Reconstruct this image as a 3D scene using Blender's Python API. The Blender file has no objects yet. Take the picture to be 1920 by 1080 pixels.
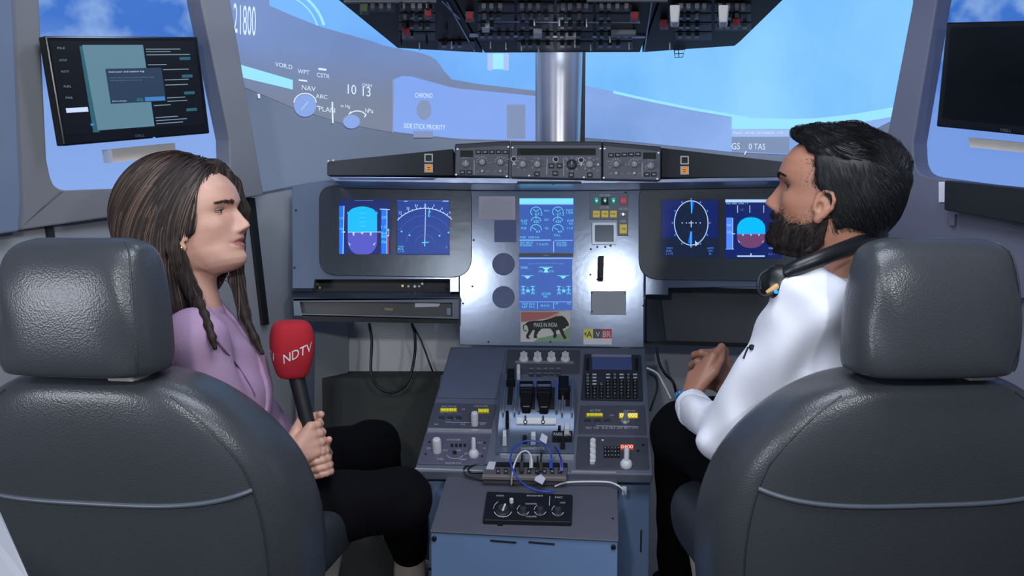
import bpy, bmesh, math, random
import numpy as np
from mathutils import Vector, Matrix
from mathutils.geometry import tessellate_polygon
random.seed(7); rng = np.random.default_rng(7)
R = math.radians
C = bpy.context.scene.collection

# ---------------------------------------------------------------- camera
CAM = np.array([0.0, 0.0, 1.35]); PITCH = R(4.7); FPX = 1700.0
cam_data = bpy.data.cameras.new('camera'); cam = bpy.data.objects.new('camera', cam_data); C.objects.link(cam)
cam.location = CAM; cam.rotation_euler = (R(90) - PITCH, 0, 0)
cam_data.sensor_width = 36; cam_data.lens = 36 * FPX / 1920; cam_data.clip_start = 0.05
bpy.context.scene.camera = cam

# ---------------------------------------------------------------- world, lamps, exposure
sc = bpy.context.scene
sc.view_settings.view_transform = 'Standard'; sc.view_settings.look = 'None'
sc.view_settings.gamma = 1; sc.view_settings.use_curve_mapping = False; sc.view_settings.exposure = 0
w = bpy.data.worlds.new('room'); sc.world = w; w.use_nodes = True
w.node_tree.nodes['Background'].inputs[0].default_value = (0.55, 0.68, 1.0, 1)
w.node_tree.nodes['Background'].inputs[1].default_value = 0.19

def area(name, loc, target, size, energy, col=(1, 1, 1), sizey=None):
    l = bpy.data.lights.new(name, 'AREA'); l.energy = energy; l.color = col
    l.size = size
    if sizey: l.shape = 'RECTANGLE'; l.size_y = sizey
    o = bpy.data.objects.new(name, l); C.objects.link(o); o.location = loc
    d = Vector(target) - Vector(loc); o.rotation_euler = d.to_track_quat('-Z', 'Y').to_euler()
    return o
area('camera_lamp', (-0.30, -0.05, 1.74), (-0.15, 2.6, 1.15), 0.09, 8.5, (0.95, 0.97, 1.0))
area('camera_lamp', (0.60, -0.05, 1.74), (0.45, 2.6, 1.10), 0.09, 8, (0.95, 0.97, 1.0))
area('overhead_fill', (0.1, 0.9, 2.55), (0.1, 1.6, 0.9), 1.0, 26, (0.82, 0.89, 1.0))  # added soft ambient fill from above, not a fixture of the room
area('cockpit_fill', (0.1, 2.15, 2.35), (0.1, 2.75, 0.9), 1.2, 11, (0.62, 0.76, 1.0), 0.2)  # added bluish fill to brighten the panel area, no real lamp here
area('room_lamp', (-1.85, 0.15, 1.36), (-0.6, 1.6, 1.15), 0.55, 16, (0.85, 0.9, 1.0))

# ---------------------------------------------------------------- materials
def lin(c):
    return tuple(((v / 255) / 12.92 if v / 255 <= 0.04045 else ((v / 255 + 0.055) / 1.055) ** 2.4) for v in c[:3]) + (1,)
MATS = {}
def mat(name, col, rough=0.5, metal=0.0, var=0.06, vscale=8, bump=0.0, bscale=120, emit=None, es=1.0, spec=0.5, coat=0.0, btype='NOISE', sss=0.0, stretch=None):
    if name in MATS: return MATS[name]
    m = bpy.data.materials.new(name); m.use_nodes = True; nt = m.node_tree; b = nt.nodes['Principled BSDF']
    N = nt.nodes.new; L = nt.links.new
    tc = N('ShaderNodeTexCoord'); src = tc.outputs['Object']
    if stretch:
        mp = N('ShaderNodeMapping'); mp.inputs['Scale'].default_value = stretch; L(src, mp.inputs[0]); src = mp.outputs[0]
    n = N('ShaderNodeTexNoise'); n.inputs['Scale'].default_value = vscale; n.inputs['Detail'].default_value = 4; L(src, n.inputs['Vector'])
    r = N('ShaderNodeMapRange'); r.inputs[3].default_value = 1 - var * 2; r.inputs[4].default_value = 1 + var * 2; L(n.outputs[0], r.inputs[0])
    mx = N('ShaderNodeMix'); mx.data_type = 'RGBA'; mx.blend_type = 'MULTIPLY'; mx.inputs[0].default_value = 1
    mx.inputs[6].default_value = lin(col); L(r.outputs[0], mx.inputs[7]); L(mx.outputs[2], b.inputs['Base Color'])
    b.inputs['Roughness'].default_value = rough; b.inputs['Metallic'].default_value = metal
    b.inputs['Specular IOR Level'].default_value = spec; b.inputs['Coat Weight'].default_value = coat
    if sss: b.inputs['Subsurface Weight'].default_value = sss; b.inputs['Subsurface Radius'].default_value = (0.01, 0.004, 0.002); b.inputs['Subsurface Scale'].default_value = 1.0
    if bump:
        if btype == 'VORONOI':
            t = N('ShaderNodeTexVoronoi'); t.inputs['Scale'].default_value = bscale; L(src, t.inputs['Vector']); o = t.outputs['Distance']
        else:
            t = N('ShaderNodeTexNoise'); t.inputs['Scale'].default_value = bscale; t.inputs['Detail'].default_value = 3; L(src, t.inputs['Vector']); o = t.outputs[0]
        bp = N('ShaderNodeBump'); bp.inputs['Strength'].default_value = bump; bp.inputs['Distance'].default_value = 0.002
        L(o, bp.inputs['Height']); L(bp.outputs[0], b.inputs['Normal'])
    if emit:
        b.inputs['Emission Color'].default_value = lin(emit); b.inputs['Emission Strength'].default_value = es
    MATS[name] = m; return m
def glow(name, col, es=1.0):            # a lit picture element of a screen
    return mat('lit_' + name, (8, 8, 10), 0.35, emit=col, es=es, spec=0.3)
def picture(name, c0, c1, scale=3.0, lo=0.35, hi=0.65, es=1.0, grad=None, stretch=(1, 1, 1), c2=None):
    """a lit screen picture: two colours of cloud, optionally fading to c2 towards the bottom of the picture"""
    m = bpy.data.materials.new(name); m.use_nodes = True; nt = m.node_tree; b = nt.nodes['Principled BSDF']
    N = nt.nodes.new; L = nt.links.new
    tc = N('ShaderNodeTexCoord'); mp = N('ShaderNodeMapping'); mp.inputs['Scale'].default_value = stretch; L(tc.outputs['Object'], mp.inputs[0])
    n = N('ShaderNodeTexNoise'); n.inputs['Scale'].default_value = scale; n.inputs['Detail'].default_value = 5; L(mp.outputs[0], n.inputs['Vector'])
    r = N('ShaderNodeMapRange'); r.inputs[1].default_value = lo; r.inputs[2].default_value = hi; L(n.outputs[0], r.inputs[0])
    mx = N('ShaderNodeMix'); mx.data_type = 'RGBA'; L(r.outputs[0], mx.inputs[0]); mx.inputs[6].default_value = lin(c0); mx.inputs[7].default_value = lin(c1)
    out = mx.outputs[2]
    if c2:
        sp = N('ShaderNodeSeparateXYZ'); L(tc.outputs['Generated'], sp.inputs[0])
        g = N('ShaderNodeMapRange'); g.inputs[1].default_value = grad[0]; g.inputs[2].default_value = grad[1]; L(sp.outputs['Z'], g.inputs[0])
        m2 = N('ShaderNodeMix'); m2.data_type = 'RGBA'; L(g.outputs[0], m2.inputs[0]); L(out, m2.inputs[6]); m2.inputs[7].default_value = lin(c2); out = m2.outputs[2]
    b.inputs['Base Color'].default_value = (0.02, 0.02, 0.02, 1); b.inputs['Roughness'].default_value = 0.6
    L(out, b.inputs['Emission Color']); b.inputs['Emission Strength'].default_value = es
    return m

# ---------------------------------------------------------------- geometry helpers
def ray(px, py):
    x = (px - 960) / FPX; y = -(py - 540) / FPX; c = math.cos(PITCH); s = math.sin(PITCH)
    return np.array([x, c + y * s, -s + y * c])
def P(px, py, Y):
    r = ray(px, py); return CAM + r * (Y / r[1])
def unit(a): a = np.asarray(a, float); return a / np.linalg.norm(a)
class Surf:
    def __init__(s, p0, n):
        s.p0 = np.asarray(p0, float); s.n = unit(n)
    def pt(s, px, py, h=0.0):
        r = ray(px, py); t = np.dot(s.p0 + s.n * h - CAM, s.n) / np.dot(r, s.n)
        return CAM + r * t
    def nrm(s, p): return s.n
    def sz(s, l, px, py):                # metres spanned by l pixels there
        return l * (s.pt(px, py)[1]) / FPX
class Cyl:
    """upright curved screen: circle of radius r about (0, cy), seen from inside"""
    def __init__(s, cy, r): s.cy = cy; s.r = r
    def pt(s, px, py, h=0.0):
        d = ray(px, py); rr = s.r - h
        a = d[0]**2 + d[1]**2; b = 2 * (-s.cy * d[1]); c = s.cy**2 - rr**2
        t = (-b + math.sqrt(b * b - 4 * a * c)) / (2 * a); return CAM + d * t
    def nrm(s, p): return unit([-p[0], s.cy - p[1], 0])
    def sz(s, l, px, py): return l * s.pt(px, py)[1] / FPX

def arc(cx, cy, rx, ry, a0, a1, n=16):
    return [(cx + rx * math.cos(R(a0 + (a1 - a0) * i / n)), cy - ry * math.sin(R(a0 + (a1 - a0) * i / n))) for i in range(n + 1)]
def ell(cx, cy, rx, ry=None, n=24): return arc(cx, cy, rx, ry or rx, 0, 360, n)[:-1]
def rpoly(pts, r, n=5):
    out = []; k = len(pts)
    for i in range(k):
        a, b, c = (np.array(pts[(i + j) % k], float) for j in (-1, 0, 1))
        rr = r[i] if isinstance(r, (list, tuple)) else r
        u = a - b; v = c - b; lu = np.linalg.norm(u); lv = np.linalg.norm(v); q = min(rr, lu * .49, lv * .49)
        if q <= 0: out.append(tuple(b)); continue
        p0 = b + u / lu * q; p1 = b + v / lv * q
        for j in range(n + 1):
            t = j / n; out.append(tuple((1 - t)**2 * p0 + 2 * t * (1 - t) * b + t * t * p1))
    return out
def rect(x0, y0, x1, y1): return [(x0, y0), (x1, y0), (x1, y1), (x0, y1)]
def quadmap(q, u, v):
    """bilinear point in the quad q (tl, tr, br, bl)"""
    a, b, c, d = (np.array(t, float) for t in q)
    return tuple((1 - v) * ((1 - u) * a + u * b) + v * ((1 - u) * d + u * c))
def qrect(q, u0, v0, u1, v1): return [quadmap(q, u0, v0), quadmap(q, u1, v0), quadmap(q, u1, v1), quadmap(q, u0, v1)]

_T = {}
def textmesh(body):
    if body not in _T:
        cu = bpy.data.curves.new('t', 'FONT'); cu.body = body; cu.size = 1; cu.resolution_u = 3
        ob = bpy.data.objects.new('t', cu); me = bpy.data.meshes.new_from_object(ob)
        V = np.array([v.co[:2] for v in me.vertices]); F = [tuple(p.vertices) for p in me.polygons]
        if len(V): V = V - V.min(0); H = V[:, 1].max(); V = V / H
        _T[body] = (V, F); bpy.data.objects.remove(ob); bpy.data.curves.remove(cu); bpy.data.meshes.remove(me)
    return _T[body]

class MB:
    def __init__(s): s.v = []; s.f = []; s.m = []; s.k = 0
    def add(s, V, F, mi=0):
        s.v.append(np.asarray(V, float).reshape(-1, 3)); s.f += [tuple(i + s.k for i in f) for f in F]; s.m += [mi] * len(F); s.k += len(s.v[-1])
    def prism(s, bot, top, mi=0, caps=(True, True)):
        n = len(bot); V = list(bot) + list(top); F = [(i, (i + 1) % n, n + (i + 1) % n, n + i) for i in range(n)]
        if caps[0]: F.append(tuple(reversed(range(n))))
        if caps[1]: F.append(tuple(range(n, 2 * n)))
        s.add(V, F, mi)
    def bx(s, x0, x1, y0, y1, z0, z1, mi=0):
        s.prism([(x0, y0, z0), (x1, y0, z0), (x1, y1, z0), (x0, y1, z0)], [(x0, y0, z1), (x1, y0, z1), (x1, y1, z1), (x0, y1, z1)], mi)
    def slab(s, sf, poly, h0, h1, mi=0):
        tp = [sf.pt(x, y, h1) for x, y in poly]; s.prism([p - sf.nrm(p) * (h1 - h0) for p in tp], tp, mi)
    def wedge(s, sf, poly, h0, h1, k=0.9, mi=0):     # key with a smaller top
        a = [sf.pt(x, y, h1) for x, y in poly]; c = sum(a) / len(a); n = sf.nrm(c)
        s.prism([p - n * (h1 - h0) for p in a], [c + (p - c) * k for p in a], mi)
    def flat(s, sf, poly, h, mi=0):
        s.add([sf.pt(x, y, h) for x, y in poly], [tuple(range(len(poly)))], mi)
    def strip(s, sf, xs, top, bot, h, mi=0, ny=6):
        V = []; n = len(xs)
        for j in range(ny + 1):
            for i, x in enumerate(xs): V.append(sf.pt(x, top[i] + (bot[i] - top[i]) * j / ny, h))
        s.add(V, [(j * n + i, j * n + i + 1, (j + 1) * n + i + 1, (j + 1) * n + i) for j in range(ny) for i in range(n - 1)], mi)
    def line(s, sf, pts, wpx, h, mi=0):
        for (x0, y0), (x1, y1) in zip(pts[:-1], pts[1:]):
            dx, dy = x1 - x0, y1 - y0; l = math.hypot(dx, dy) or 1; nx, ny = -dy / l * wpx / 2, dx / l * wpx / 2
            s.flat(sf, [(x0 + nx, y0 + ny), (x1 + nx, y1 + ny), (x1 - nx, y1 - ny), (x0 - nx, y0 - ny)], h, mi)
    def text(s, sf, body, x, y, hpx, h, mi=0, ux=(1, 0), uy=(0, -1), wx=1.0, center=False, width=None):
        V, F = textmesh(body)
        if not len(V): return
        W = V[:, 0].max()
        if width: wx = width / (W * hpx)
        off = -W / 2 if center else 0
        pts = [sf.pt(x + (vx + off) * hpx * wx * ux[0] + vy * hpx * uy[0], y + (vx + off) * hpx * wx * ux[1] + vy * hpx * uy[1], h) for vx, vy in V]
        s.add(pts, F, mi)
    def lathe(s, o, ax, prof, n=20, mi=0, caps=True):
        ax = unit(ax); t = unit(np.cross(ax, (0, 0, 1) if abs(ax[2]) < .9 else (1, 0, 0))); b = np.cross(ax, t)
        V = [np.asarray(o) + ax * h + (t * math.cos(2 * math.pi * i / n) + b * math.sin(2 * math.pi * i / n)) * r for r, h in prof for i in range(n)]
        F = [(j * n + i, j * n + (i + 1) % n, (j + 1) * n + (i + 1) % n, (j + 1) * n + i) for j in range(len(prof) - 1) for i in range(n)]
        if caps: F += [tuple(reversed(range(n))), tuple(range((len(prof) - 1) * n, len(prof) * n))]
        s.add(V, F, mi)
    def knob(s, sf, px, py, rpx, height, mi=0, n=20, skirt=0.0, h0=0.0, top=0.85):
        q = h0 + .6 * height; o = sf.pt(px, py, q); o = o - sf.nrm(o) * (.6 * height); r = sf.sz(rpx, px, py); ax = sf.nrm(o); pr = []
        if skirt: pr += [(r * skirt, 0), (r * skirt, height * .18), (r * (skirt * .85), height * .24), (r, height * .26)]
        else: pr += [(r, 0)]
        pr += [(r * .96, height * .9), (r * top, height), (r * .3, height)]
        s.lathe(o, ax, pr, n, mi)
    def tube(s, pts, r, n=8, mi=0, taper=None):
        pts = np.asarray(pts, float); K = len(pts); T = np.gradient(pts, axis=0); T /= np.linalg.norm(T, axis=1)[:, None] + 1e-12
        up = np.array([0, 0, 1.0]) if abs(T[0][2]) < .9 else np.array([1.0, 0, 0]); V = []
        for i in range(K):
            a = np.cross(T[i], up); a /= np.linalg.norm(a) + 1e-12; b = np.cross(T[i], a); up = -b if i < 0 else up
            rr = r[i] if hasattr(r, '__len__') else r
            for j in range(n):
                q = 2 * math.pi * j / n; V.append(pts[i] + (a * math.cos(q) + b * math.sin(q)) * rr)
        F = [(i * n + j, i * n + (j + 1) % n, (i + 1) * n + (j + 1) % n, (i + 1) * n + j) for i in range(K - 1) for j in range(n)]
        F += [tuple(reversed(range(n))), tuple(range((K - 1) * n, K * n))]
        s.add(V, F, mi)
    def holed(s, outer, inner, n, t, mi=0):
        """outer and inner loops of 3-D points on one plane, thickness t along n"""
        n = unit(n); A = [Vector(p) for p in outer]; B = [Vector(p) for p in inner]
        tri = tessellate_polygon([A, B]); V = np.array([p[:] for p in A + B]); k = len(V)
        no, ni = len(A), len(B)
        F = [tuple(x) for x in tri] + [tuple(i + k for i in reversed(x)) for x in tri]
        F += [(i, (i + 1) % no, k + (i + 1) % no, k + i) for i in range(no)]
        F += [(no + i, no + (i + 1) % ni, k + no + (i + 1) % ni, k + no + i) for i in range(ni)]
        s.add(np.vstack([V, V + n * t]), F, mi)
    def build(s, name, mats, parent=None, smooth=None, bevel=0.0, seg=2, label=None, loc=None, cat=None, group=None, kind=None, recalc=True):
        V = np.vstack(s.v) if s.v else np.zeros((0, 3))
        if parent is None:
            if loc is None: loc = np.array([(V[:, 0].min() + V[:, 0].max()) / 2, (V[:, 1].min() + V[:, 1].max()) / 2, V[:, 2].min()])
            V = V - np.asarray(loc)
        else:
            q = parent
            while q is not None: V = V - np.array(q.location); q = q.parent
        me = bpy.data.meshes.new(name); me.from_pydata(V.tolist(), [], s.f)
        if not isinstance(mats, (list, tuple)): mats = [mats]
        for m in mats: me.materials.append(m)
        me.polygons.foreach_set('material_index', s.m)
        if recalc:
            bm = bmesh.new(); bm.from_mesh(me); bmesh.ops.recalc_face_normals(bm, faces=bm.faces); bm.to_mesh(me); bm.free()
        if smooth:
            me.polygons.foreach_set('use_smooth', [True] * len(me.polygons)); me.set_sharp_from_angle(angle=R(smooth))
        me.update()
        o = bpy.data.objects.new(name, me); C.objects.link(o)
        if parent is None: o.location = loc
        else: o.parent = parent
        if bevel:
            b = o.modifiers.new('bevel', 'BEVEL'); b.width = bevel; b.segments = seg; b.limit_method = 'ANGLE'; b.angle_limit = R(40)
        tag(o, label, cat, group, kind); return o
def tag(o, label=None, cat=None, group=None, kind=None):
    if label: o['label'] = label
    if cat: o['category'] = cat
    if group: o['group'] = group
    if kind: o['kind'] = kind
    return o
def thing(name, label, cat, loc=(0, 0, 0), group=None, kind=None):
    o = bpy.data.objects.new(name, None); C.objects.link(o); o.location = [float(v) for v in loc]; o.empty_display_size = .05
    return tag(o, label, cat, group, kind)
def copy_tree(o, parent=None):
    c = o.copy(); C.objects.link(c)
    if parent: c.parent = parent
    for ch in list(o.children): copy_tree(ch, c)
    return c

# ---------------------------------------------------------------- soft bodies: distance fields and surface nets
def smin(a, b, k):
    h = np.clip(.5 + .5 * (b - a) / k, 0, 1); return b + (a - b) * h - k * h * (1 - h)
def f_cap(p, a, b, ra, rb):
    a = np.asarray(a, np.float32); b = np.asarray(b, np.float32); ba = b - a
    t = np.clip(((p - a) @ ba) / max(float(ba @ ba), 1e-9), 0, 1)
    return np.linalg.norm(p - a - t[..., None] * ba, axis=-1) - (ra + (rb - ra) * t)
def f_ell(p, c, r, M=None):
    q = p - np.asarray(c, np.float32)
    if M is not None: q = q @ np.asarray(M, np.float32)          # columns of M are the axes
    r = np.asarray(r, np.float32); k0 = np.linalg.norm(q / r, axis=-1); k1 = np.linalg.norm(q / (r * r), axis=-1) + 1e-9
    return k0 * (k0 - 1) / k1
def f_box(p, c, h, rad, M=None):
    q = p - np.asarray(c, np.float32)
    if M is not None: q = q @ np.asarray(M, np.float32)
    q = np.abs(q) - (np.asarray(h, np.float32) - rad)
    return np.linalg.norm(np.maximum(q, 0), axis=-1) + np.minimum(q.max(-1), 0) - rad
def nets(fn, lo, hi, h):
    lo = np.asarray(lo, float); n = np.ceil((np.asarray(hi) - lo) / h).astype(int) + 1
    ax = [lo[i] + h * np.arange(n[i]) for i in range(3)]
    G = np.stack(np.meshgrid(*ax, indexing='ij'), -1).astype(np.float32)
    F = fn(G.reshape(-1, 3)).reshape(n); S = F < 0
    c = np.zeros(n - 1, int)
    for i in (0, 1):
        for j in (0, 1):
            for k in (0, 1): c += S[i:n[0] - 1 + i, j:n[1] - 1 + j, k:n[2] - 1 + k]
    m = (c > 0) & (c < 8); idx = -np.ones(m.shape, int); I, J, K = np.nonzero(m); idx[m] = np.arange(len(I))
    acc = np.zeros((len(I), 3)); wt = np.zeros(len(I))
    for axn in range(3):
        o1, o2 = [a for a in range(3) if a != axn]
        for u in (0, 1):
            for v in (0, 1):
                a = [0, 0, 0]; a[o1] = u; a[o2] = v; b = list(a); b[axn] = 1
                f0 = F[I + a[0], J + a[1], K + a[2]]; f1 = F[I + b[0], J + b[1], K + b[2]]
                cr = (f0 < 0) != (f1 < 0); t = np.where(cr, f0 / np.where(cr, f0 - f1, 1), 0)
                p = np.tile(np.array(a, float), (len(I), 1)); p[:, axn] = t; acc[cr] += p[cr]; wt[cr] += 1
    V = lo + h * (np.c_[I, J, K] + acc / wt[:, None]); Q = []
    for axn in range(3):
        sl0 = [slice(1, -1)] * 3; sl1 = [slice(1, -1)] * 3; sl0[axn] = slice(0, -1); sl1[axn] = slice(1, None)
        A = S[tuple(sl0)]; B = S[tuple(sl1)]; e = np.argwhere(A != B); off = np.array([1, 1, 1]); off[axn] = 0; e = e + off
        o1, o2 = (axn + 1) % 3, (axn + 2) % 3; d1 = np.zeros(3, int); d1[o1] = 1; d2 = np.zeros(3, int); d2[o2] = 1
        g = lambda q: idx[q[:, 0], q[:, 1], q[:, 2]]
        q = np.c_[g(e - d1 - d2), g(e - d2), g(e), g(e - d1)]
        fl = ~S[e[:, 0], e[:, 1], e[:, 2]]; q[fl] = q[fl][:, ::-1]; Q.append(q)
    Q = np.vstack(Q); Q = Q[(Q >= 0).all(1)]
    for _ in range(2):                                                # even out the steps of the grid
        A = np.zeros_like(V); cnt = np.zeros(len(V))
        for a in range(4):
            b_ = (a + 1) % 4; np.add.at(A, Q[:, a], V[Q[:, b_]]); np.add.at(A, Q[:, b_], V[Q[:, a]]); np.add.at(cnt, Q[:, a], 1); np.add.at(cnt, Q[:, b_], 1)
        V = np.where(cnt[:, None] > 0, V * .4 + .6 * A / np.maximum(cnt, 1)[:, None], V)
    return V, Q
def strands(mb, paths, r0, r1, mi=0):
    """paths: (n, k, 3) array; three-sided tapering hairs"""
    n, k, _ = paths.shape; T = np.gradient(paths, axis=1); T /= np.linalg.norm(T, axis=2)[..., None] + 1e-9
    ref = np.array([0.31, 0.87, 0.2]); a = np.cross(T, ref); a /= np.linalg.norm(a, axis=2)[..., None] + 1e-9; b = np.cross(T, a)
    rr = np.linspace(r0, r1, k)[None, :, None]
    ring = [paths + rr * (a * math.cos(q) + b * math.sin(q)) for q in (0, 2.094, 4.189)]
    V = np.stack(ring, 2).reshape(-1, 3)
    i = np.arange(n)[:, None, None] * k * 3; j = np.arange(k - 1)[None, :, None] * 3; c = np.arange(3)[None, None, :]; c2 = (c + 1) % 3
    Fq = np.stack(np.broadcast_arrays(i + j + c, i + j + c2, i + j + 3 + c2, i + j + 3 + c), -1).reshape(-1, 4)
    mb.add(V, Fq.tolist(), mi)
# ================================================================ THE SETTING
M_liner = mat('grey_liner', (128, 134, 146), 0.75, var=.04, vscale=3)
M_frame = mat('frame_paint', (116, 116, 120), 0.6, var=.03, vscale=4)
M_dark = mat('matt_black', (22, 23, 27), 0.55)
M_black = mat('gloss_black', (12, 12, 15), 0.22, bump=.05, bscale=30)
M_steel = mat('panel_paint', (120, 132, 154), 0.18, var=.05, vscale=5, metal=.38, bump=.05, bscale=60)
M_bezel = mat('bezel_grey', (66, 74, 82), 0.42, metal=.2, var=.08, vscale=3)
M_glare = mat('glareshield_vinyl', (60, 63, 68), 0.8, bump=.2, bscale=300)
M_rim = mat('worn_metal', (150, 162, 190), 0.3, metal=.75, var=.16, vscale=9, bump=.25, bscale=25)
M_screw = mat('dark_screw', (36, 38, 44), 0.35, metal=.6)
M_bright = mat('bright_screw', (225, 228, 232), 0.3, metal=.6)
M_white = mat('white_plastic', (226, 228, 232), 0.4, var=.02)
M_ink = mat('white_ink', (196, 202, 212), 0.6)
M_blackink = mat('black_ink', (24, 24, 26), 0.6)
M_card = mat('pale_card', (214, 212, 226), 0.8)
M_carpet = mat('dark_carpet', (52, 54, 54), 0.95, bump=.5, bscale=500)

b = MB(); b.bx(-2.6, 2.6, -1.0, 4.0, -0.05, 0); b.build('floor', M_carpet, kind='structure')
b = MB(); b.bx(-2.6, 2.6, 1.2, 4.0, 2.75, 2.8); b.build('ceiling', mat('ceiling_paint', (90, 96, 108), .9), kind='structure')

# curved projection wall
SCR = Cyl(1.25, 2.35)
b = MB(); n = 48
pts = [(2.35 * math.sin(R(-75 + 150 * i / n)), 1.25 + 2.35 * math.cos(R(-75 + 150 * i / n))) for i in range(n + 1)]
V = [(x, y, z) for z in (0, 2.75) for x, y in pts] + [(x * 1.03, 1.25 + (y - 1.25) * 1.03, z) for z in (0, 2.75) for x, y in pts]
k = n + 1; F = []
for i in range(n):
    F += [(i, i + 1, k + i + 1, k + i), (2 * k + i, 2 * k + i + 1, 3 * k + i + 1, 3 * k + i), (k + i, k + i + 1, 3 * k + i + 1, 3 * k + i)]
b.add(V, F); b.build('wall_front', mat('screen_paint', (150, 158, 172), .8, var=.03, vscale=2), smooth=60, kind='structure')

# projected picture: a top-level thing lying on the wall
pic = thing('projected_picture', 'blue projected picture on the curved wall ahead, cockpit lettering left and sky right', 'projection', P(1035, 330, 3.55))
xs = np.linspace(415, 1004, 40); base = np.interp(xs, [415, 450, 550, 640, 740, 860, 1004], [140, 160, 202, 231, 249, 262, 266])
b = MB(); b.strip(SCR, xs, [-160] * 40, base, .004, 0, 24)
b.build('cockpit_picture', picture('pic_left', (104, 130, 184), (122, 150, 208), 1.4, es=.95, c2=(118, 128, 152), grad=(.40, .16)), pic, recalc=False)
b = MB(); x2 = np.linspace(505, 1004, 36); sill = np.interp(x2, [505, 540, 600, 700, 720, 785, 815, 832, 842, 900, 1004], [10, 26, 50, 78, 86, 98, 108, 132, 148, 158, 170])
b.strip(SCR, x2, [-160] * 36, sill, .007, 0, 10)
b.build('sky_picture', picture('pic_sky', (96, 160, 240), (120, 188, 252), 1.6), pic, recalc=False)
b = MB(); x2 = np.linspace(736, 1004, 16); t = np.interp(x2, [736, 760, 850, 1004], [150, 140, 165, 180]); bt = np.interp(x2, xs, base)
b.strip(SCR, x2, t, bt - 2, .008, 0, 6); b.build('lower_cockpit_picture', picture('pic_low', (124, 160, 236), (134, 168, 240), 1.2), pic, recalc=False)
xr = np.linspace(1094, 1712, 40); base_r = np.interp(xr, [1094, 1180, 1370, 1470, 1560, 1660, 1712], [258, 265, 285, 290, 288, 232, 212])
hor = np.interp(xr, [1094, 1150, 1220, 1300, 1400, 1470, 1530, 1600, 1680, 1712], [160, 172, 188, 204, 221, 223, 222, 214, 200, 194])
b = MB(); b.strip(SCR, xr, [-160] * 40, base_r, .004, 0, 24)
b.build('ground_picture', picture('pic_ground', (108, 148, 212), (140, 176, 240), 2.2, es=.95), pic, recalc=False)
b = MB(); b.strip(SCR, xr, [-160] * 40, hor, .007, 0, 20)
b.build('sky_picture', picture('pic_sky_right', (92, 172, 244), (138, 206, 255), 1.3, .3, .7, stretch=(1.6, 1, .8)), pic, recalc=False)
G_cyan = glow('pale_cyan', (150, 226, 255)); G_txt = glow('projected_white', (214, 236, 255)); G_mid = glow('projected_mid', (160, 188, 236)); G_grey = glow('projected_grey', (122, 140, 178)); G_dial = glow('projected_dial', (130, 160, 226))
def lit(name, m, fn): b = MB(); fn(b); b.build(name, m, pic, recalc=False)
lit('bright_bar', G_cyan, lambda b: b.strip(SCR, np.linspace(440, 549, 8), np.linspace(118, 150, 8), np.linspace(142, 168, 8), .012))
xh = np.linspace(1372, 1690, 16); lit('bright_bar', G_cyan, lambda b: b.strip(SCR, xh, np.interp(xh, xr, hor), np.interp(xh, [1372, 1480, 1600, 1700], [242, 242, 232, 214]), .012))
xg = np.linspace(1150, 1400, 16); lit('horizon_line', G_cyan, lambda b: b.strip(SCR, xg, np.interp(xg, xr, hor) - 2, np.interp(xg, xr, hor) + 3, .0125))
lit('bright_arc', G_cyan, lambda b: b.line(SCR, arc(520, 78, 92, 100, 88, 18, 10), 5, .012)); lit('bright_arc', G_cyan, lambda b: b.line(SCR, arc(520, 78, 80, 88, 88, 20, 10), 2.5, .012))
lit('bright_tower', G_cyan, lambda b: b.strip(SCR, [924, 934, 944], [100] * 3, [130] * 3, .013))
b = MB()
kx = (.97, .26); uy = (0, -1)
b.text(SCR, '2', 438, 60, 55, .014, 0, kx, uy, .22); b.text(SCR, '1800', 450, 65, 56, .014, 0, (1, .10), uy, .21)
b.text(SCR, 'VOR.D', 516, 124, 8, .014, 0, (1, .2), uy, .95); b.text(SCR, 'WPT', 558, 137, 8, .014, 0, (1, .15), uy, .9)
b.text(SCR, 'CSTR', 594, 144, 8, .014, 0, (1, .15), uy, .9); b.text(SCR, 'NAV', 566, 168, 9, .014, 0, (1, .15), uy, 1)
b.text(SCR, 'ARC', 592, 184, 8, .014, 0, (1, .1), uy, 1); b.text(SCR, 'PLAN', 598, 208, 9, .014, 0, (1, .12), uy, 1)
b.text(SCR, '10', 652, 176, 18, .014, 0, (1, .1), uy, .8); b.text(SCR, '13', 680, 180, 18, .014, 0, (1, .1), uy, .8); b.text(SCR, 'QNH', 679, 163, 7, .014, 0, (1, .1), uy)
b.text(SCR, 'in Hg', 639, 203, 8, .014, 0, (1, .1), uy, .95); b.text(SCR, 'hPa', 685, 211, 8, .014, 0, (1, .1), uy, .95)
b.text(SCR, 'CHRONO', 778, 183, 9, .014, 0, (1, .03), uy, .9, width=33); b.text(SCR, 'SIDE STICK PRIORITY', 757, 240, 9, .014, 0, (1, .05), uy, .9, width=78)
b.text(SCR, 'GS', 1372, 280, 12, .014, 0, (1, .02), uy, .8); b.text(SCR, '0 TAS', 1404, 280, 11, .014, 0, (1, .02), uy, .8)
b.text(SCR, 'Pwr2:  10.101 (21.42221)  -1.4', 1375, 252, 5, .014, 0, (1, .0), uy, .9, width=92)
b.line(SCR, arc(572, 194, 21, 19, 175, 5, 14), 2, .014); b.line(SCR, [(560, 150), (576, 152)], 3, .014); b.line(SCR, [(597, 129), (612, 131)], 4, .014)
b.line(SCR, [(594, 199), (599, 200)], 2, .014); b.line(SCR, [(623, 191), (624, 231)], 3, .014)
b.line(SCR, arc(670, 222, 18, 14, 140, 30, 8), 2, .014); b.line(SCR, [(683, 220), (687, 214)], 2, .014); b.line(SCR, [(654, 215), (658, 209)], 2, .014)
b.line(SCR, [(485, 176), (486, 184)], 4, .014); b.line(SCR, [(1396, 290), (1399, 283)], 2, .014)
b.build('projected_lettering', G_txt, pic, recalc=False, kind='stuff')
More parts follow.
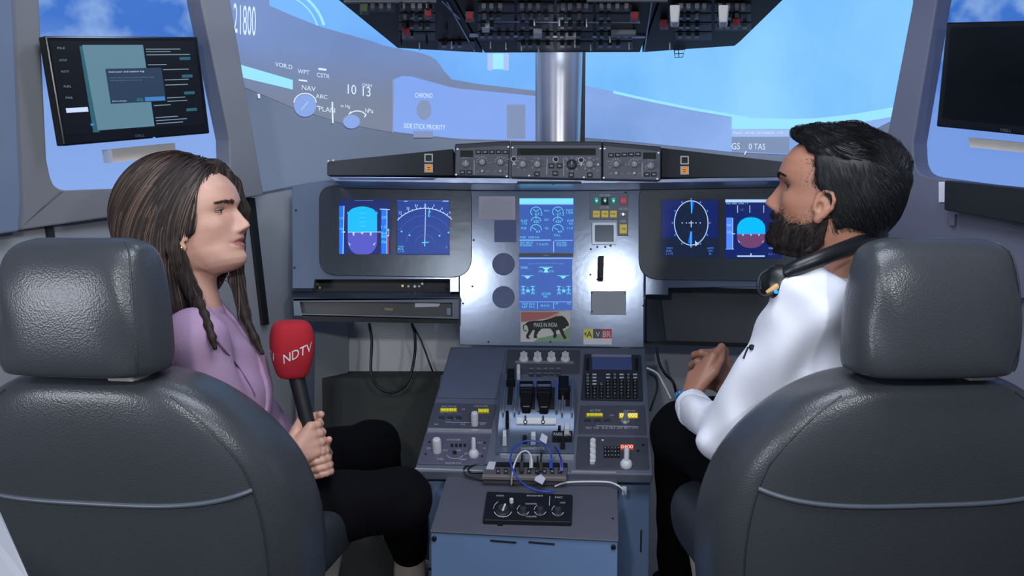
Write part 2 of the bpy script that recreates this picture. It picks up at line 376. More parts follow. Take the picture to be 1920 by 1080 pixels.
for q_, m_, nm in ((ell(572, 198, 21, 21), G_dial, 'projected_dial'), (ell(659, 228, 16, 13), G_dial, 'projected_dial'), (ell(795, 206, 14, 19), G_grey, 'projected_dial'), (rect(775, 246, 812, 258), G_grey, 'projected_block'), (rect(950, 196, 985, 260), G_grey, 'projected_block'),
        (rect(1372, 243, 1480, 256), G_mid, 'text_band'), ([(1372, 257), (1480, 257), (1480, 288), (1372, 284)], G_grey, 'text_band'), (rect(914, 100, 924, 132), G_mid, 'projected_block'), (rect(944, 100, 954, 132), G_mid, 'projected_block')):
    lit(nm, m_, lambda b: b.flat(SCR, q_, .010))
lit('projected_seam', G_grey, lambda b: b.line(SCR, [(738, 148), (736, 250)], 2, .012)); lit('dial_pointer', G_mid, lambda b: b.line(SCR, [(565, 206), (578, 190)], 3, .012))

# side walls: left with a window opening, right with another
A0 = P(-260, 300, 1.78); A1 = P(495, 300, 2.6); d = unit([A1[0] - A0[0], A1[1] - A0[1], 0]); nL = np.array([d[1], -d[0], 0.0]);  # faces the cockpit
WL = Surf(A1, nL)
outer = [(-420, -300), (372, -300), (432, 0), (495, 366), (38, 432), (-420, 470)]
inner = rpoly([(68, -220), (362, -220), (376, 0), (430, 262), (432, 346), (100, 358), (88, 300), (74, 0)], [5, 5, 0, 0, 52, 40, 0, 0], 8)
b = MB(); b.holed([WL.pt(*p) for p in outer], [WL.pt(*p) for p in inner], -nL, .06)
b.build('wall_left', M_frame, bevel=.004, kind='structure')
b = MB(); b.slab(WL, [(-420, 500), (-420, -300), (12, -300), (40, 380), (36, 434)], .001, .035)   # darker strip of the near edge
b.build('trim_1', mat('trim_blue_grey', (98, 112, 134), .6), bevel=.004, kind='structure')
B1 = P(1668, 300, 2.68); B0 = P(1960, 300, 2.26); d = unit([B0[0] - B1[0], B0[1] - B1[1], 0]); nR = np.array([d[1], -d[0], 0.0])
if nR[1] > 0: nR = -nR
WR = Surf(B1, nR)
outer = [(1770, -300), (2400, -300), (2400, 560), (1650, 560), (1658, 440), (1664, 250), (1712, 0)]
inner = rpoly([(1810, -220), (2300, -220), (2300, 380), (1920, 356), (1715, 328), (1712, 268), (1757, 0)], [5, 5, 40, 0, 52, 0, 0], 8)
b = MB(); b.holed([WR.pt(*p) for p in outer], [WR.pt(*p) for p in inner], -nR, .06)
b.build('wall_right', mat('frame_paint_right', (100, 101, 118), .6, var=.03), bevel=.004, kind='structure')

def window_display(name, sf, quad, label, c2, g):
    t = thing(name, label, 'display', sf.pt(*quad[3], -.07))
    b = MB(); b.slab(sf, quad, -.09, -.062); b.build('display_panel', picture(name + '_sky', (34, 102, 196), (150, 184, 228), 6.5, .45, .72, c2=c2, grad=g, stretch=(1, 1, 1.4)), t)
    return t
WLD = window_display('window_display', WL, [(30, -250), (385, -250), (455, 300), (440, 385), (60, 400)], 'blue sky screen filling the rounded left window opening behind the lit monitor', (132, 166, 230), (.50, .28))
WRD = window_display('window_display', WR, [(1760, -250), (2350, -250), (2350, 420), (1700, 350), (1702, 250)], 'blue sky screen filling the rounded right window opening behind the black monitor', (112, 150, 222), (.52, .3))

# monitors hung in front of the windows
def px_monitor(sf, q, h, label, lit):
    t = thing('monitor', label, 'monitor', sf.pt(*q[3], h))
    cx = sum(p[0] for p in q) / 4; cy = sum(p[1] for p in q) / 4
    b = MB(); b.slab(sf, q, h - .03, h); b.build('casing', M_black, t, bevel=.004)
    b = MB(); b.slab(sf, qrect(q, .3, .3, .7, .7), -.062, h - .03); b.build('mounting_arm', M_dark, t)
    s = qrect(q, .03, .05, .97, .92) if not lit else qrect(q, .025, .045, .975, .90)
    b = MB(); b.slab(sf, s, h - .002, h + .001)
    b.build('screen', mat('screen_off', (5, 6, 9), .25, spec=.3) if not lit else glow('monitor_dark', (10, 13, 22)), t)
    return t, s
ML, sq = px_monitor(WL, [(84, 67), (371, 69), (394, 250), (119, 274)], .05, 'lit black monitor hung in the left window, an app with a pop-up box open', True)
def mq(u, v): return quadmap(sq, u, v)
G1 = glow('map_sheet', (96, 134, 152)); G2 = glow('dialog', (42, 62, 88)); G3 = glow('list_text', (120, 140, 160)); G4 = glow('dialog_button', (66, 130, 200)); G5 = glow('highlight_row', (205, 222, 255)); G6 = glow('teal_key', (44, 96, 112))
b = MB(); b.flat(WL, [mq(.20, .055), mq(.225, .055), mq(.245, 1), mq(.20, 1)], .0515, 5); b.flat(WL, [mq(.22, .045), mq(.64, .045), mq(.64, .98), mq(.235, .98)], .052, 0)
b.flat(WL, qrect(sq, .355, .31, .745, .70), .0535, 1); b.flat(WL, qrect(sq, .60, .645, .74, .69), .0545, 3); b.flat(WL, qrect(sq, .54, .65, .585, .69), .0545, 5)
def mtext(s_, u, v, hpx, wid, mi=2, h=.055):
    x, y = mq(u, v); b.text(WL, s_, x, y, hpx, h, mi, (1, -.02), (.05, -1), width=wid)
mtext('Instructor and session log', .375, .36, 4, 66, 4)
for v in (.42, .45): mtext('select the position and wait for data', .375, v, 2.2, 84 if v < .43 else 60)
mtext('[] do not ask again', .37, .68, 3, 26, 4)
for v, tx in ((.09, 'FILE'), (.22, 'SETUP'), (.34, 'ROUTE'), (.5, 'FUEL'), (.62, 'FAIL')): mtext(tx, .045, v, 4, 14)
b.flat(WL, qrect(sq, .035, .72, .19, .77), .052, 4); b.flat(WL, qrect(sq, .19, .90, .215, .925), .0525, 3)
rows = [(.09, .24), (.12, .17), (.155, .30), (.27, .13), (.33, .18), (.45, .17), (.51, .16), (.66, .13), (.70, .14), (.74, .12), (.88, .16), (.915, .22), (.95, .19)]
for v, wd in rows:
    u0 = .655 if v < .3 or v > .7 else .755
    b.flat(WL, qrect(sq, u0, v, min(u0 + wd, .985), v + .010), .052, 2)
for v in (.19, .40, .60, .80): b.flat(WL, qrect(sq, .88, v, .955, v + .035), .052, 5)
b.build('screen_content', [G1, G2, G3, G4, G5, G6], ML, recalc=False)
b = MB(); p = WL.pt(289, 259, .051); b.lathe(p, nL, [(.0028, 0), (.0028, .0015), (.0015, .002)], 10); b.build('power_light', glow('power_blue', (60, 130, 255), 2.0), ML)
b = MB(); b.text(WL, 'DELL', 254, 257, 4.5, .0515, 0, (1, -.07), (.05, -1), width=17); b.build('maker_mark', mat('grey_ink', (90, 92, 96), .5), ML, recalc=False)
MR, sq2 = px_monitor(WR, [(1774, 42), (2080, 34), (2080, 270), (1755, 237)], .05, 'switched-off black monitor hung in the right window', False)
b = MB(); b.text(WR, 'DELL', 1876, 246, 5, .0515, 0, (1, .1), (.08, -1), width=20); b.build('maker_mark', MATS['grey_ink'], MR, recalc=False)
M_batten = mat('bare_batten', (240, 232, 222), .8, bump=.2, bscale=40)
b = MB(); b.slab(WL, [(209, 280), (328, 268), (330, 292), (213, 305)], -.062, -.02); b.build('batten', M_batten, label='pale wooden batten under the lit left monitor', cat='batten')
b = MB(); b.slab(WR, [(1816, 258), (2060, 282), (2060, 300), (1818, 276)], -.062, -.02); b.build('batten', M_batten, label='pale wooden batten under the black right monitor', cat='batten')
b = MB(); b.slab(WR, rpoly([(1771, 338), (2200, 382), (2200, 470), (1770, 394)], 4), .0, .055); b.build('padded_rail', M_dark, bevel=.008, label='dark padded rail below the right window', cat='rail')
b = MB(); b.slab(WR, rect(1760, 341, 1771, 379), .0, .004); b.build('paper_tab', M_card, label='small white paper tab at the left end of the dark padded rail', cat='label')
b = MB(); b.slab(WL, [(209, 360), (224, 358), (226, 392), (212, 396)], .0, .004); b.build('paper_tab', M_card, label='small white paper tab on the left window frame behind the woman\'s hair', cat='label')
b = MB(); b.slab(WR, [(1776, 400), (1790, 402), (1788, 424), (1779, 422)], .0, .012); b.build('latch', MATS['frame_paint_right'], bevel=.002, label='small grey latch below the dark padded rail', cat='latch')

# lower liner walls beside and under the panel
L0 = P(-300, 500, 1.75); L1 = P(600, 500, 2.86); d = unit([L1[0] - L0[0], L1[1] - L0[1], 0]); LL = Surf(L1, np.array([d[1], -d[0], 0.0]))
b = MB(); b.slab(LL, [(-500, 470), (36, 428), (495, 358), (640, 330), (640, 1500), (-500, 2600)], 0, -.03)
b.build('wall_left_lower', mat('lower_liner', (150, 152, 156), .8, var=.05), kind='structure')
b = MB(); b.line(LL, [(490, 362), (560, 348), (625, 338)], 3, .004); b.build('trim_2', M_rim, kind='structure', recalc=False)
R0 = P(2000, 500, 2.3); R1 = P(1600, 500, 2.86); d = unit([R0[0] - R1[0], R0[1] - R1[1], 0]); RRs = Surf(R1, np.array([-abs(d[1]), -abs(d[0]), 0.0]))
b = MB(); b.slab(RRs, [(1560, 330), (2300, 430), (2300, 2200), (1560, 1500)], 0, -.03); b.build('wall_right_lower', mat('lower_liner_right', (140, 140, 156), .8), kind='structure')
b = MB(); b.slab(LL, [(467, 372), (478, 371), (505, 608), (494, 610)], .002, .014); b.build('black_strap', M_dark, label='long black strap running down the liner beside the woman\'s face', cat='strap')
b = MB(); b.slab(LL, [(88, 420), (99, 419), (108, 470), (96, 471)], .002, .014); b.build('black_strap', M_dark, label='short black strap end behind the left headrest', cat='strap')
b = MB(); b.slab(RRs, [(1682, 378), (1695, 379), (1677, 442), (1665, 441)], .05, .062); b.build('black_strap', M_dark, label='short black strap behind the man\'s nape', cat='strap')
# wall under the panel (kick wall) and dark recess
b = MB(); Y = 3.0
b.prism([P(560, 560, Y), P(1560, 560, Y), P(1560, 1500, Y), P(560, 1500, Y)], [P(560, 560, Y) + [0, .04, 0], P(1560, 560, Y) + [0, .04, 0], P(1560, 1500, Y) + [0, .04, 0], P(560, 1500, Y) + [0, .04, 0]])
b.build('wall_kick', mat('kick_paint', (200, 200, 202), .8), kind='structure')
b = MB(); z = P(700, 697, 2.98)[2]; b.bx(P(556, 697, 2.9)[0], P(870, 697, 2.9)[0], 2.86, 2.99, 0, z); b.build('footwell_shelf', mat('carpet_grey', (66, 68, 66), .95, bump=.4, bscale=400), kind='structure')
b = MB(); b.prism([P(558, 600, 2.68), P(622, 606, 3.0), P(626, 1200, 3.0), P(558, 1300, 2.68)], [P(555, 600, 2.69), P(618, 606, 3.01), P(622, 1200, 3.01), P(554, 1300, 2.69)]); b.build('trim_3', M_liner, kind='structure')
# ================================================================ MAIN PANEL
PT = 8.0
PN = Surf(P(1035, 400, 2.7), [0, -math.cos(R(PT)), math.sin(R(PT))])
panel = thing('instrument_panel', 'blue-grey main instrument panel with six lit displays under the glareshield', 'instrument panel', PN.pt(1035, 648))
def part(b, name, m, parent, **k): return b.build(name, m, parent, **k)
b = MB(); b.slab(PN, [(862, 338), (1209, 338), (1207, 652), (861, 647)], -.03, 0); part(b, 'centre_plate', M_steel, panel, bevel=.002)
b = MB(); b.slab(PN, [(547, 350), (580, 342), (861, 338), (861, 548), (843, 548), (843, 524), (590, 524), (588, 541), (548, 541)], -.03, -.001); lp = part(b, 'side_plate', M_steel, panel, bevel=.002)
b = MB(); b.slab(PN, [(1210, 338), (1560, 338), (1560, 536), (1253, 540), (1253, 553), (1210, 553)], -.03, -.001); part(b, 'side_plate', M_steel, panel, bevel=.002)
bz1 = rpoly([(598, 348), (884, 347), (885, 521), (598, 516)], [28, 24, 42, 34], 7); bz2 = rpoly([(1198, 346), (1530, 344), (1530, 528), (1198, 524)], [26, 30, 34, 40], 7)
M_bez2 = mat('bezel_brushed', (68, 75, 84), .25, metal=.6, var=.18, vscale=6, bump=.15, bscale=30)
for q, m in ((bz1, M_bez2), (bz2, M_bezel)):
    b = MB(); b.slab(PN, q, 0, .006); part(b, 'display_bezel', m, panel, bevel=.0015)
DK = [glow('display_navy', (16, 34, 104)), glow('sky_cyan', (0, 190, 255)), glow('ground_violet', (84, 88, 200)), glow('tape_blue', (20, 116, 255)), glow('symbol_pale', (180, 216, 255)), glow('symbol_cyan', (90, 220, 255)), glow('ground_maroon', (112, 66, 112)), glow('tape_azure', (84, 140, 255)), glow('warn_red', (190, 50, 60)), glow('display_blue', (26, 62, 150)), glow('faint_blue', (92, 120, 196)), glow('display_black', (22, 34, 62))]
def screen(q, bg, h=.0075):
    b = MB(); b.slab(PN, q, -.002, h); return part(b, 'display_screen', bg, panel)
S = PN; H = .0085
# left flight display
s1 = screen(rect(636, 374, 733, 477), DK[0]); b = MB()
b.flat(S, rpoly([(652, 435), (652, 393), (679, 386), (707, 393), (707, 435)], [0, 30, 10, 30, 0], 8), H, 1)
for a in range(-5, 6):
    if abs(a) != 5 or 1:
        x = 679.5 + 5.4 * a; y = 389 + .38 * a * a; b.flat(S, [(x - 2, y + 3), (x, y - 3), (x + 2, y + 3)], H + .0001, 1)
b.flat(S, rpoly([(652, 435), (707, 435), (707, 462), (695, 477), (665, 477), (652, 462)], [0, 0, 10, 8, 8, 10]), H, 2)
b.flat(S, rect(636, 386, 645, 476), H, 3); b.flat(S, rect(715, 391, 726, 476), H, 3); b.line(S, [(645, 386), (643, 476)], 1.5, H + .0003, 4); b.line(S, [(725.5, 392), (725.5, 476)], 1.5, H + .0003, 4)
b.flat(S, rect(727, 440, 729, 476), H, 8); b.line(S, [(712, 392), (731, 393)], 1.3, H + .0003, 4); b.line(S, [(707, 435), (715, 435)], 1.4, H + .0003, 4); b.line(S, [(641, 435), (647, 435)], 2.4, H + .0003, 4)
b.line(S, [(652, 435.5), (707, 435)], 1.2, H + .0003, 4)
for x in (663, 695): b.flat(S, [(x - 2, 436), (x + 2, 436), (x + 1, 442), (x - 1, 442)], H + .0003, 4)
b.flat(S, [(676, 436), (682, 436), (679, 440)], H + .0003, 4); b.flat(S, [(653, 454), (658, 459), (655, 460)], H + .0003, 4); b.flat(S, [(704, 454), (699, 459), (702, 460)], H + .0003, 4)
b.line(S, [(726, 433), (729, 429), (729, 443), (726, 441)], 1.2, H + .0003, 4)
for i, y in enumerate((410, 428, 440, 446, 456)): b.text(S, ['20', '12', '84', '80', '06'][i], 715, y, 5, H + .0003, 5, width=9)
for i, y in enumerate((411, 431)): b.text(S, ['10', '08'][i], 637, y, 4, H + .0003, 5, width=6)
b.line(S, [(665, 376), (700, 376)], 1, H + .0003, 10)
for k in range(4): b.line(S, [(674, 400 + 8 * k), (686, 400 + 8 * k)], .8, H + .0002, 5)
part(b, 'display_symbols', DK, s1, recalc=False)
# left map display
s2 = screen(rect(743, 374, 843, 478), DK[0]); b = MB(); b.flat(S, rect(745, 377, 842, 476), H - .0005, 9)
b.line(S, arc(797, 462, 71, 71.5, 137, 45, 26), 1.5, H, 4)
for a in range(49, 135, 6):
    l = 4 if (a - 49) % 12 else 2.4; b.line(S, [(797 + 71 * math.cos(R(a)), 462 - 71.5 * math.sin(R(a))), (797 + (71 + l) * math.cos(R(a)), 462 - (71.5 + l) * math.sin(R(a)))], 1.2, H, 4)
for t_, a in (('27', 126), ('30', 114), ('33', 102), ('0', 90), ('3', 78), ('6', 66), ('9', 54)): b.text(S, t_, 797 + 79 * math.cos(R(a)), 465 - 79 * math.sin(R(a)), 4.5, H, 4, center=True)
for r_, a0, a1 in ((54, 150, 30), (36, 172, 25), (18, 175, 5)):
    p_ = arc(797, 458, r_, r_ * 1.0, a0, a1, 24)
    for i in range(0, 24, 1): b.line(S, [p_[i], tuple(.55 * np.array(p_[i]) + .45 * np.array(p_[i + 1]))], 1, H, 10)
b.line(S, [(798, 382), (796.5, 458)], 1.2, H, 4); b.line(S, [(805, 392), (804, 407)], 1.6, H, 5); b.line(S, [(803, 398), (808, 397)], 1.2, H, 5)
b.line(S, [(791, 455), (804, 454)], 1.8, H, 5); b.line(S, [(796.4, 450), (796.2, 462)], 1.8, H, 5)
for x, y in ((753, 434), (768, 441), (824, 442), (841, 436)): b.flat(S, ell(x, y, 1.8, 1.6, 8), H, 5)
for i, tx in enumerate(('VOR1', 'BLR', '1.1 M')): b.text(S, tx, 746, 464 + 4.5 * i, 3.2, H, 5, width=11)
b.text(S, '2', 836, 465, 3.4, H, 5); b.line(S, [(744, 376.5), (843, 376.5)], .8, H, 10); b.line(S, [(758, 377), (764, 377)], 1.6, H, 4); b.line(S, [(830, 377), (841, 377)], 1.6, H, 4)
part(b, 'display_symbols', DK, s2, recalc=False)
# right map display (oval compass)
s3 = screen(rect(1239, 374, 1348, 483), DK[11]); b = MB(); b.flat(S, rect(1242, 376, 1345, 446), H - .0005, 0)
b.flat(S, ell(1296, 418, 31, 41), H - .0003, 11); b.line(S, ell(1296, 418, 31.5, 41.5, 48) + [(1327.5, 418)], 1.6, H, 4)
for a in range(0, 360, 30):
    b.flat(S, ell(1296 + 35 * math.cos(R(a)), 418 - 45 * math.sin(R(a)), 1.6, 2, 8), H, 10)
b.flat(S, [(1294.5, 377), (1301, 377), (1298.5, 397), (1296.5, 402)], H, 3); b.line(S, [(1296.5, 376), (1296.5, 400)], 1.1, H + .0003, 5); b.flat(S, [(1294, 436), (1298, 433), (1298, 458), (1290, 455)], H, 3); b.line(S, [(1295.5, 434), (1295.2, 463)], 1.2, H + .0003, 5)
b.line(S, [(1291, 418), (1301, 418)], 1.4, H, 4); b.line(S, [(1296, 414), (1296, 426)], 1.6, H, 4)
for x in (1279, 1287, 1305, 1313): b.flat(S, ell(x, 418, 1.2, 1.2, 8), H, 4)
b.flat(S, [(1303, 451), (1311, 458), (1307.5, 459), (1304, 462)], H + .0004, 4)
for i, tx in enumerate(('VOR1', 'DEL', '1.1 M')): b.text(S, tx, 1249, 467 + 5.4 * i, 3.6, H, 7, width=12)
for i, tx in enumerate(('ADF2', '1.8 M', 'R')): b.text(S, tx, 1326 + 2 * i, 467 + 5.4 * i, 3.6, H, 7, width=12 - 4 * i)
pr = arc(1296, 418, 15, 18, 120, 420, 20)
for i in range(20): b.line(S, [pr[i], tuple(.5 * np.array(pr[i]) + .5 * np.array(pr[i + 1]))], .7, H, 9)
part(b, 'display_symbols', DK, s3, recalc=False)
# right flight display
s4 = screen(rect(1359, 373, 1466, 484), DK[0]); b = MB()
b.flat(S, rect(1360, 374, 1440, 379.5), H, 4); b.text(S, 'MAN  SPEED  A/THR  1  1', 1362, 383, 2.4, H, 4, width=40)
for x in (1383, 1406, 1432): b.line(S, [(x, 385), (x, 399)], 1.2, H, 4)
b.text(S, 'LO', 1388, 395, 3.6, H, 10)
b.flat(S, rpoly([(1382, 438), (1382, 421), (1395, 408), (1421, 408), (1435, 421), (1435, 438)], [0, 12, 12, 12, 12, 0]), H, 1)
for a in range(-5, 6): x = 1408.5 + 4.0 * a; y = 408 + .30 * a * a; b.flat(S, [(x - 1.6, y + 2), (x, y - 2.5), (x + 1.6, y + 2)], H + .0001, 1)
b.flat(S, rpoly([(1382, 439), (1435, 439), (1435, 452), (1420, 465), (1396, 465), (1382, 452)], [0, 0, 12, 10, 10, 12]), H, 6); b.line(S, [(1382, 438.5), (1438, 438)], 1.8, H + .0003, 7)
for x in (1393, 1408, 1423): b.flat(S, [(x - 2, 439), (x + 2, 439), (x, 443)], H + .0004, 4)
b.flat(S, [(1384, 450), (1388, 455), (1385, 454)], H + .0004, 4); b.flat(S, [(1432, 450), (1428, 455), (1431, 454)], H + .0004, 4)
b.flat(S, rect(1362, 408, 1374, 467), H, 7); b.line(S, [(1374, 409), (1374, 467)], 1.2, H + .0003, 4); b.text(S, '140', 1363, 424, 4, H + .0004, 4, width=8); b.text(S, '120', 1363, 437, 4, H + .0004, 4, width=8); b.line(S, [(1371, 438), (1378, 438.5)], 1.6, H + .0003, 4)
b.line(S, [(1361, 467), (1376, 467)], 1.2, H, 4); b.flat(S, rect(1382, 479, 1434, 481.5), H, 4); b.flat(S, rect(1407, 475, 1409, 480), H, 4); b.text(S, 'ILS 110', 1441, 478, 3.5, H, 10, width=19); b.line(S, [(1441, 465), (1452, 466)], 3, H, 10)
part(b, 'display_symbols', DK, s4, recalc=False)
# centre displays
G_cb = glow('centre_blue', (44, 88, 176)); G_ct = glow('centre_cyan', (104, 214, 255)); G_cw = glow('centre_bar', (130, 232, 255)); G_cl = glow('centre_line', (130, 170, 250))
CD = [G_ct, G_cw, G_cl]
b = MB(); b.slab(S, rect(974, 371, 1076, 474), -.002, .002); s5 = part(b, 'display_screen', G_cb, panel); b = MB(); h = .003
b.flat(S, rect(974, 372, 1075, 382), h, 1); b.flat(S, rect(974, 382, 1075, 384), h, 2)
for x in (1005, 1046):
    for y, r0, r1, a0, a1 in ((397, 10, 9, 225, -20), (415, 9, 8, 175, 5), (430, 10, 9, 200, -10)):
        b.line(S, arc(x, y, r0, r1, a0, a1, 14), 1.2, h, 0)
    b.line(S, [(x, 397), (x - 5, 392)], 1.1, h, 0); b.line(S, [(x, 397), (x + 5, 393)], 1.1, h, 0); b.text(S, '67.2', x - 2, 404, 5, h, 0, width=14)
    b.line(S, [(x, 411), (x, 405)], 1.1, h, 0); b.text(S, '420', x - 5, 418, 5, h, 0, width=11); b.line(S, [(x, 431), (x - 7, 427)], 1.1, h, 0); b.text(S, '65', x, 436, 4, h, 0, width=8)
for tx, x, y, w_ in (('N1', 1021, 397, 8), ('EGT', 1021, 414, 8), ('N2', 1022, 430, 6), ('FLEX', 1062, 396, 12), ('1.503', 1062, 401, 12), ('FLAP', 977, 416, 12), ('110', 980, 421, 8), ('FOB', 977, 430, 10), ('F/F', 1064, 416, 12), ('KG', 1067, 421, 7), ('112', 1064, 430, 10), ('FOB:  2500 KG', 975, 447, 36), ('FULL', 1039, 443, 12), ('SEAT BELTS', 975, 457, 24), ('NO SMOKING', 975, 462, 22), ('T. O AUTO', 1006, 460, 22), ('LDG INH', 1043, 457, 19), ('TCAS STBY', 1043, 462, 20)):
    b.text(S, tx, x, y, 4, h, 0, width=w_)
b.flat(S, rect(974, 449, 1033, 451.5), h, 2); b.flat(S, rect(1040, 450, 1074, 451.5), h, 2); b.flat(S, rect(1037, 452, 1039, 473), h, 2)
part(b, 'display_symbols', CD, s5, recalc=False)
b = MB(); b.slab(S, rect(973, 482, 1073, 581), -.002, .002); s6 = part(b, 'display_screen', G_cb, panel); b = MB()
b.flat(S, rect(974, 483, 1073, 485.5), h, 2); 
for i in range(14): b.line(S, [(991 + 5 * i, 494 - .03 * (i - 7)**2 * -1), (993 + 5 * i, 493.5 + .03 * (i - 7)**2)], 1, h, 2)
b.text(S, 'WHEEL', 976, 504, 4.5, h, 0, width=14)
for x, y in ((989, 520), (1056, 520)): b.line(S, [(x - 11, y - 3), (x + 11, y - 3)], 1.2, h, 0); b.flat(S, [(x - 6, y - 2), (x + 6, y - 2), (x, y + 3)], h, 1)
b.line(S, [(1011, 501), (1036, 501)], 1.2, h, 0); b.flat(S, [(1017, 502), (1031, 502), (1026, 506), (1029, 511), (1019, 511), (1022, 506)], h, 1); b.text(S, '|30|', 1010, 511, 4, h, 0, width=8); b.text(S, '|32|', 1030, 511, 4, h, 0, width=8)
for x in (981, 999, 1048, 1066): b.line(S, [(x - 4, 537), (x + 4, 537)], 1.2, h, 0); b.line(S, [(x, 537), (x, 549)], 1.4, h, 0); b.line(S, [(x - 4, 545), (x, 541), (x + 4, 545)], 1.1, h, 0); b.text(S, '30', x - 4, 552, 4, h, 0, width=8)
for x in (990, 1057): b.text(S, 'C', x - 2, 542, 4, h, 0); b.text(S, '1', x - 3, 548, 5, h, 0, width=6)
b.text(S, 'AUTO BRK', 1015, 553, 4.5, h, 0, width=18); b.text(S, 'MAX', 1019, 558, 4, h, 0, width=8)
b.line(S, [(974, 566), (1072, 566)], 1.2, h, 2); b.line(S, [(1008, 566), (1008, 579)], 1.2, h, 2); b.line(S, [(1038, 566), (1038, 579)], 1.2, h, 2)
for tx, x, y, w_ in (('TAT 20 C', 979, 572, 24), ('SAT 14 C', 979, 577, 24), ('08 H 54', 1014, 575, 16), ('GW', 1041, 571, 6), ('KG', 1064, 571, 6)): b.text(S, tx, x, y, 3.8, h, 0, width=w_)
part(b, 'display_symbols', CD, s6, recalc=False)
b = MB(); b.slab(S, rect(973, 474.5, 1075, 481.5), .0, .004); b.text(S, 'DELL', 1020, 480, 3, .0045, 1, width=10); part(b, 'display_surround', [MATS['bezel_grey'], M_ink], panel)
# poster, notes, blanks, caps
M_pos = [mat('poster_red', (196, 104, 100), .5), mat('poster_cream', (222, 222, 214), .5), mat('poster_green', (136, 170, 130), .5), M_blackink, M_white, mat('poster_orange', (226, 170, 130), .5)]
b = MB(); b.slab(S, rect(976, 584, 1069, 641), 0, .001, 1); b.flat(S, [(977, 585), (1050, 585), (1020, 598), (977, 604)], .0014, 0); b.flat(S, [(1022, 597), (1050, 586), (1038, 600)], .0018, 5); b.flat(S, [(1000, 641), (1069, 641), (1069, 612), (1050, 626), (1010, 634)], .0014, 2)
lion = [(985, 607), (990, 603), (1002, 601), (1016, 601), (1030, 598), (1043, 593), (1054, 592), (1060, 596), (1066, 605), (1067, 611), (1062, 612), (1060, 615), (1055, 617), (1059, 628), (1063, 634), (1058, 636), (1053, 628), (1048, 618), (1042, 620), (1044, 629), (1042, 634), (1037, 633), (1038, 624), (1032, 616), (1016, 616), (1010, 622), (1006, 629), (1008, 634), (1001, 634), (1001, 628), (1003, 619), (999, 619), (994, 627), (991, 631), (994, 635), (988, 635), (986, 630), (991, 620), (989, 612)]
b.flat(S, lion, .0020, 3); b.line(S, [(988, 607), (981, 611), (982, 619), (988, 621)], 1.6, .0020, 3)
b.text(S, 'MAKE IN INDIA', 1023, 613, 8, .0030, 4, center=True, width=44)
part(b, 'poster', M_pos, panel, label='"MAKE IN INDIA" poster with a dark walking lion', recalc=False)
b = MB(); b.slab(S, [(898, 368), (966, 368), (966, 412), (897, 411)], 0, .001)
for i in range(13): b.text(S, 'instructions for users of this panel' if i else 'OPERATION', 932, 374 + 2.8 * i, 1.8, .0014, 1, center=True, width=56 if i else 22)
part(b, 'printed_note', [M_card, mat('faded_ink', (176, 176, 192), .7)], panel, label='white printed paper note')
b = MB(); b.slab(S, rect(927, 413, 968, 454), 0, .001); part(b, 'blank_cover', mat('deep_blue_film', (42, 74, 150), .4), panel, label='square blue film')
for y in (495, 557):
    b = MB(); b.knob(S, 944, y, 21, .006, n=40, top=.97); part(b, 'round_cap', mat('slate_blue', (78, 98, 150), .45, var=.15, vscale=20), panel, smooth=40)
b = MB(); b.slab(S, rect(1094, 617, 1112, 634.5), 0, .0012, 0); b.slab(S, rect(1112, 617, 1128, 634.5), 0, .0012, 1); b.slab(S, rect(1128, 617, 1147, 634.5), 0, .0012, 2); b.slab(S, rect(1094, 634.5, 1147, 646), 0, .0012, 3)
b.text(S, 'A', 1100, 632, 11, .0018, 4, width=10); b.line(S, [(1100, 623), (1096, 626), (1100, 629)], 1.5, .0018, 4); b.text(S, 'V', 1117, 631, 9, .0018, 3, width=8); b.text(S, '8R', 1130, 632, 11, .0018, 3, width=15)
part(b, 'runway_sticker', [mat('sticker_yellow', (232, 226, 90), .5), mat('sticker_grey', (74, 78, 88), .5), mat('sticker_red', (206, 62, 78), .5), M_white, M_blackink], panel, label='yellow, grey and red "A V 8R" sticker', recalc=False)
b = MB(); b.slab(S, [(1108, 546), (1174, 546), (1174, 590), (1108, 590)], 0, .002); bl = part(b, 'blank_plate', mat('plate_grey', (124, 132, 142), .4, metal=.2), panel, bevel=.0008)
# annunciators
b = MB(); b.slab(S, [(1106, 362), (1178, 362), (1178, 442), (1158, 442), (1158, 412), (1106, 412)], 0, .003); ann = part(b, 'gear_switch_plate', mat('module_grey', (112, 122, 140), .45), panel, bevel=.001)
def lamp_key(sf, par, x, y, w_, h_, m, tx=None, nm='indicator_light', hh=.006, h0=.0, txm=None, th=None):
    b = MB(); b.wedge(sf, rect(x - w_ / 2, y - h_ / 2, x + w_ / 2, y + h_ / 2), h0, h0 + hh, .88, 0)
    if tx: b.text(sf, tx, x, y + (th or h_ * .3) / 2, th or h_ * .3, h0 + hh + .0004, 1, center=True, width=w_ * .6)
    return b.build(nm, [m, txm or M_ink], par)
G_gn = glow('gear_green', (14, 96, 96)); G_arrow = glow('gear_arrow', (150, 255, 240)); M_yel = mat('amber_key', (226, 206, 110), .5, emit=(160, 140, 50), es=.5); M_redk = mat('red_key', (214, 92, 104), .5, emit=(120, 20, 30), es=.4)
for i, x in enumerate((1118.5, 1134.5, 1150.5)):
    k = lamp_key(S, ann, x, 376.5, 13, 14, G_gn if i != 1 else M_dark, None, h0=.003)
    b = MB(); b.flat(S, [(x - 3, 375), (x + 3, 375), (x, 380)], .0105, 0); b.line(S, [(x - 2.4, 373), (x + 2.4, 373)], 1.2, .0105, 0); b.build('indicator_arrow', G_arrow, ann, recalc=False)
lamp_key(S, ann, 1169, 376, 13, 13, M_redk, '- - -', h0=.003)
for i, x in enumerate((1118.5, 1134.5, 1150.5)): lamp_key(S, ann, x, 401, 13, 13, M_yel, ['LO', 'MED', 'MAX'][i], nm='push_key', h0=.003, txm=M_blackink)
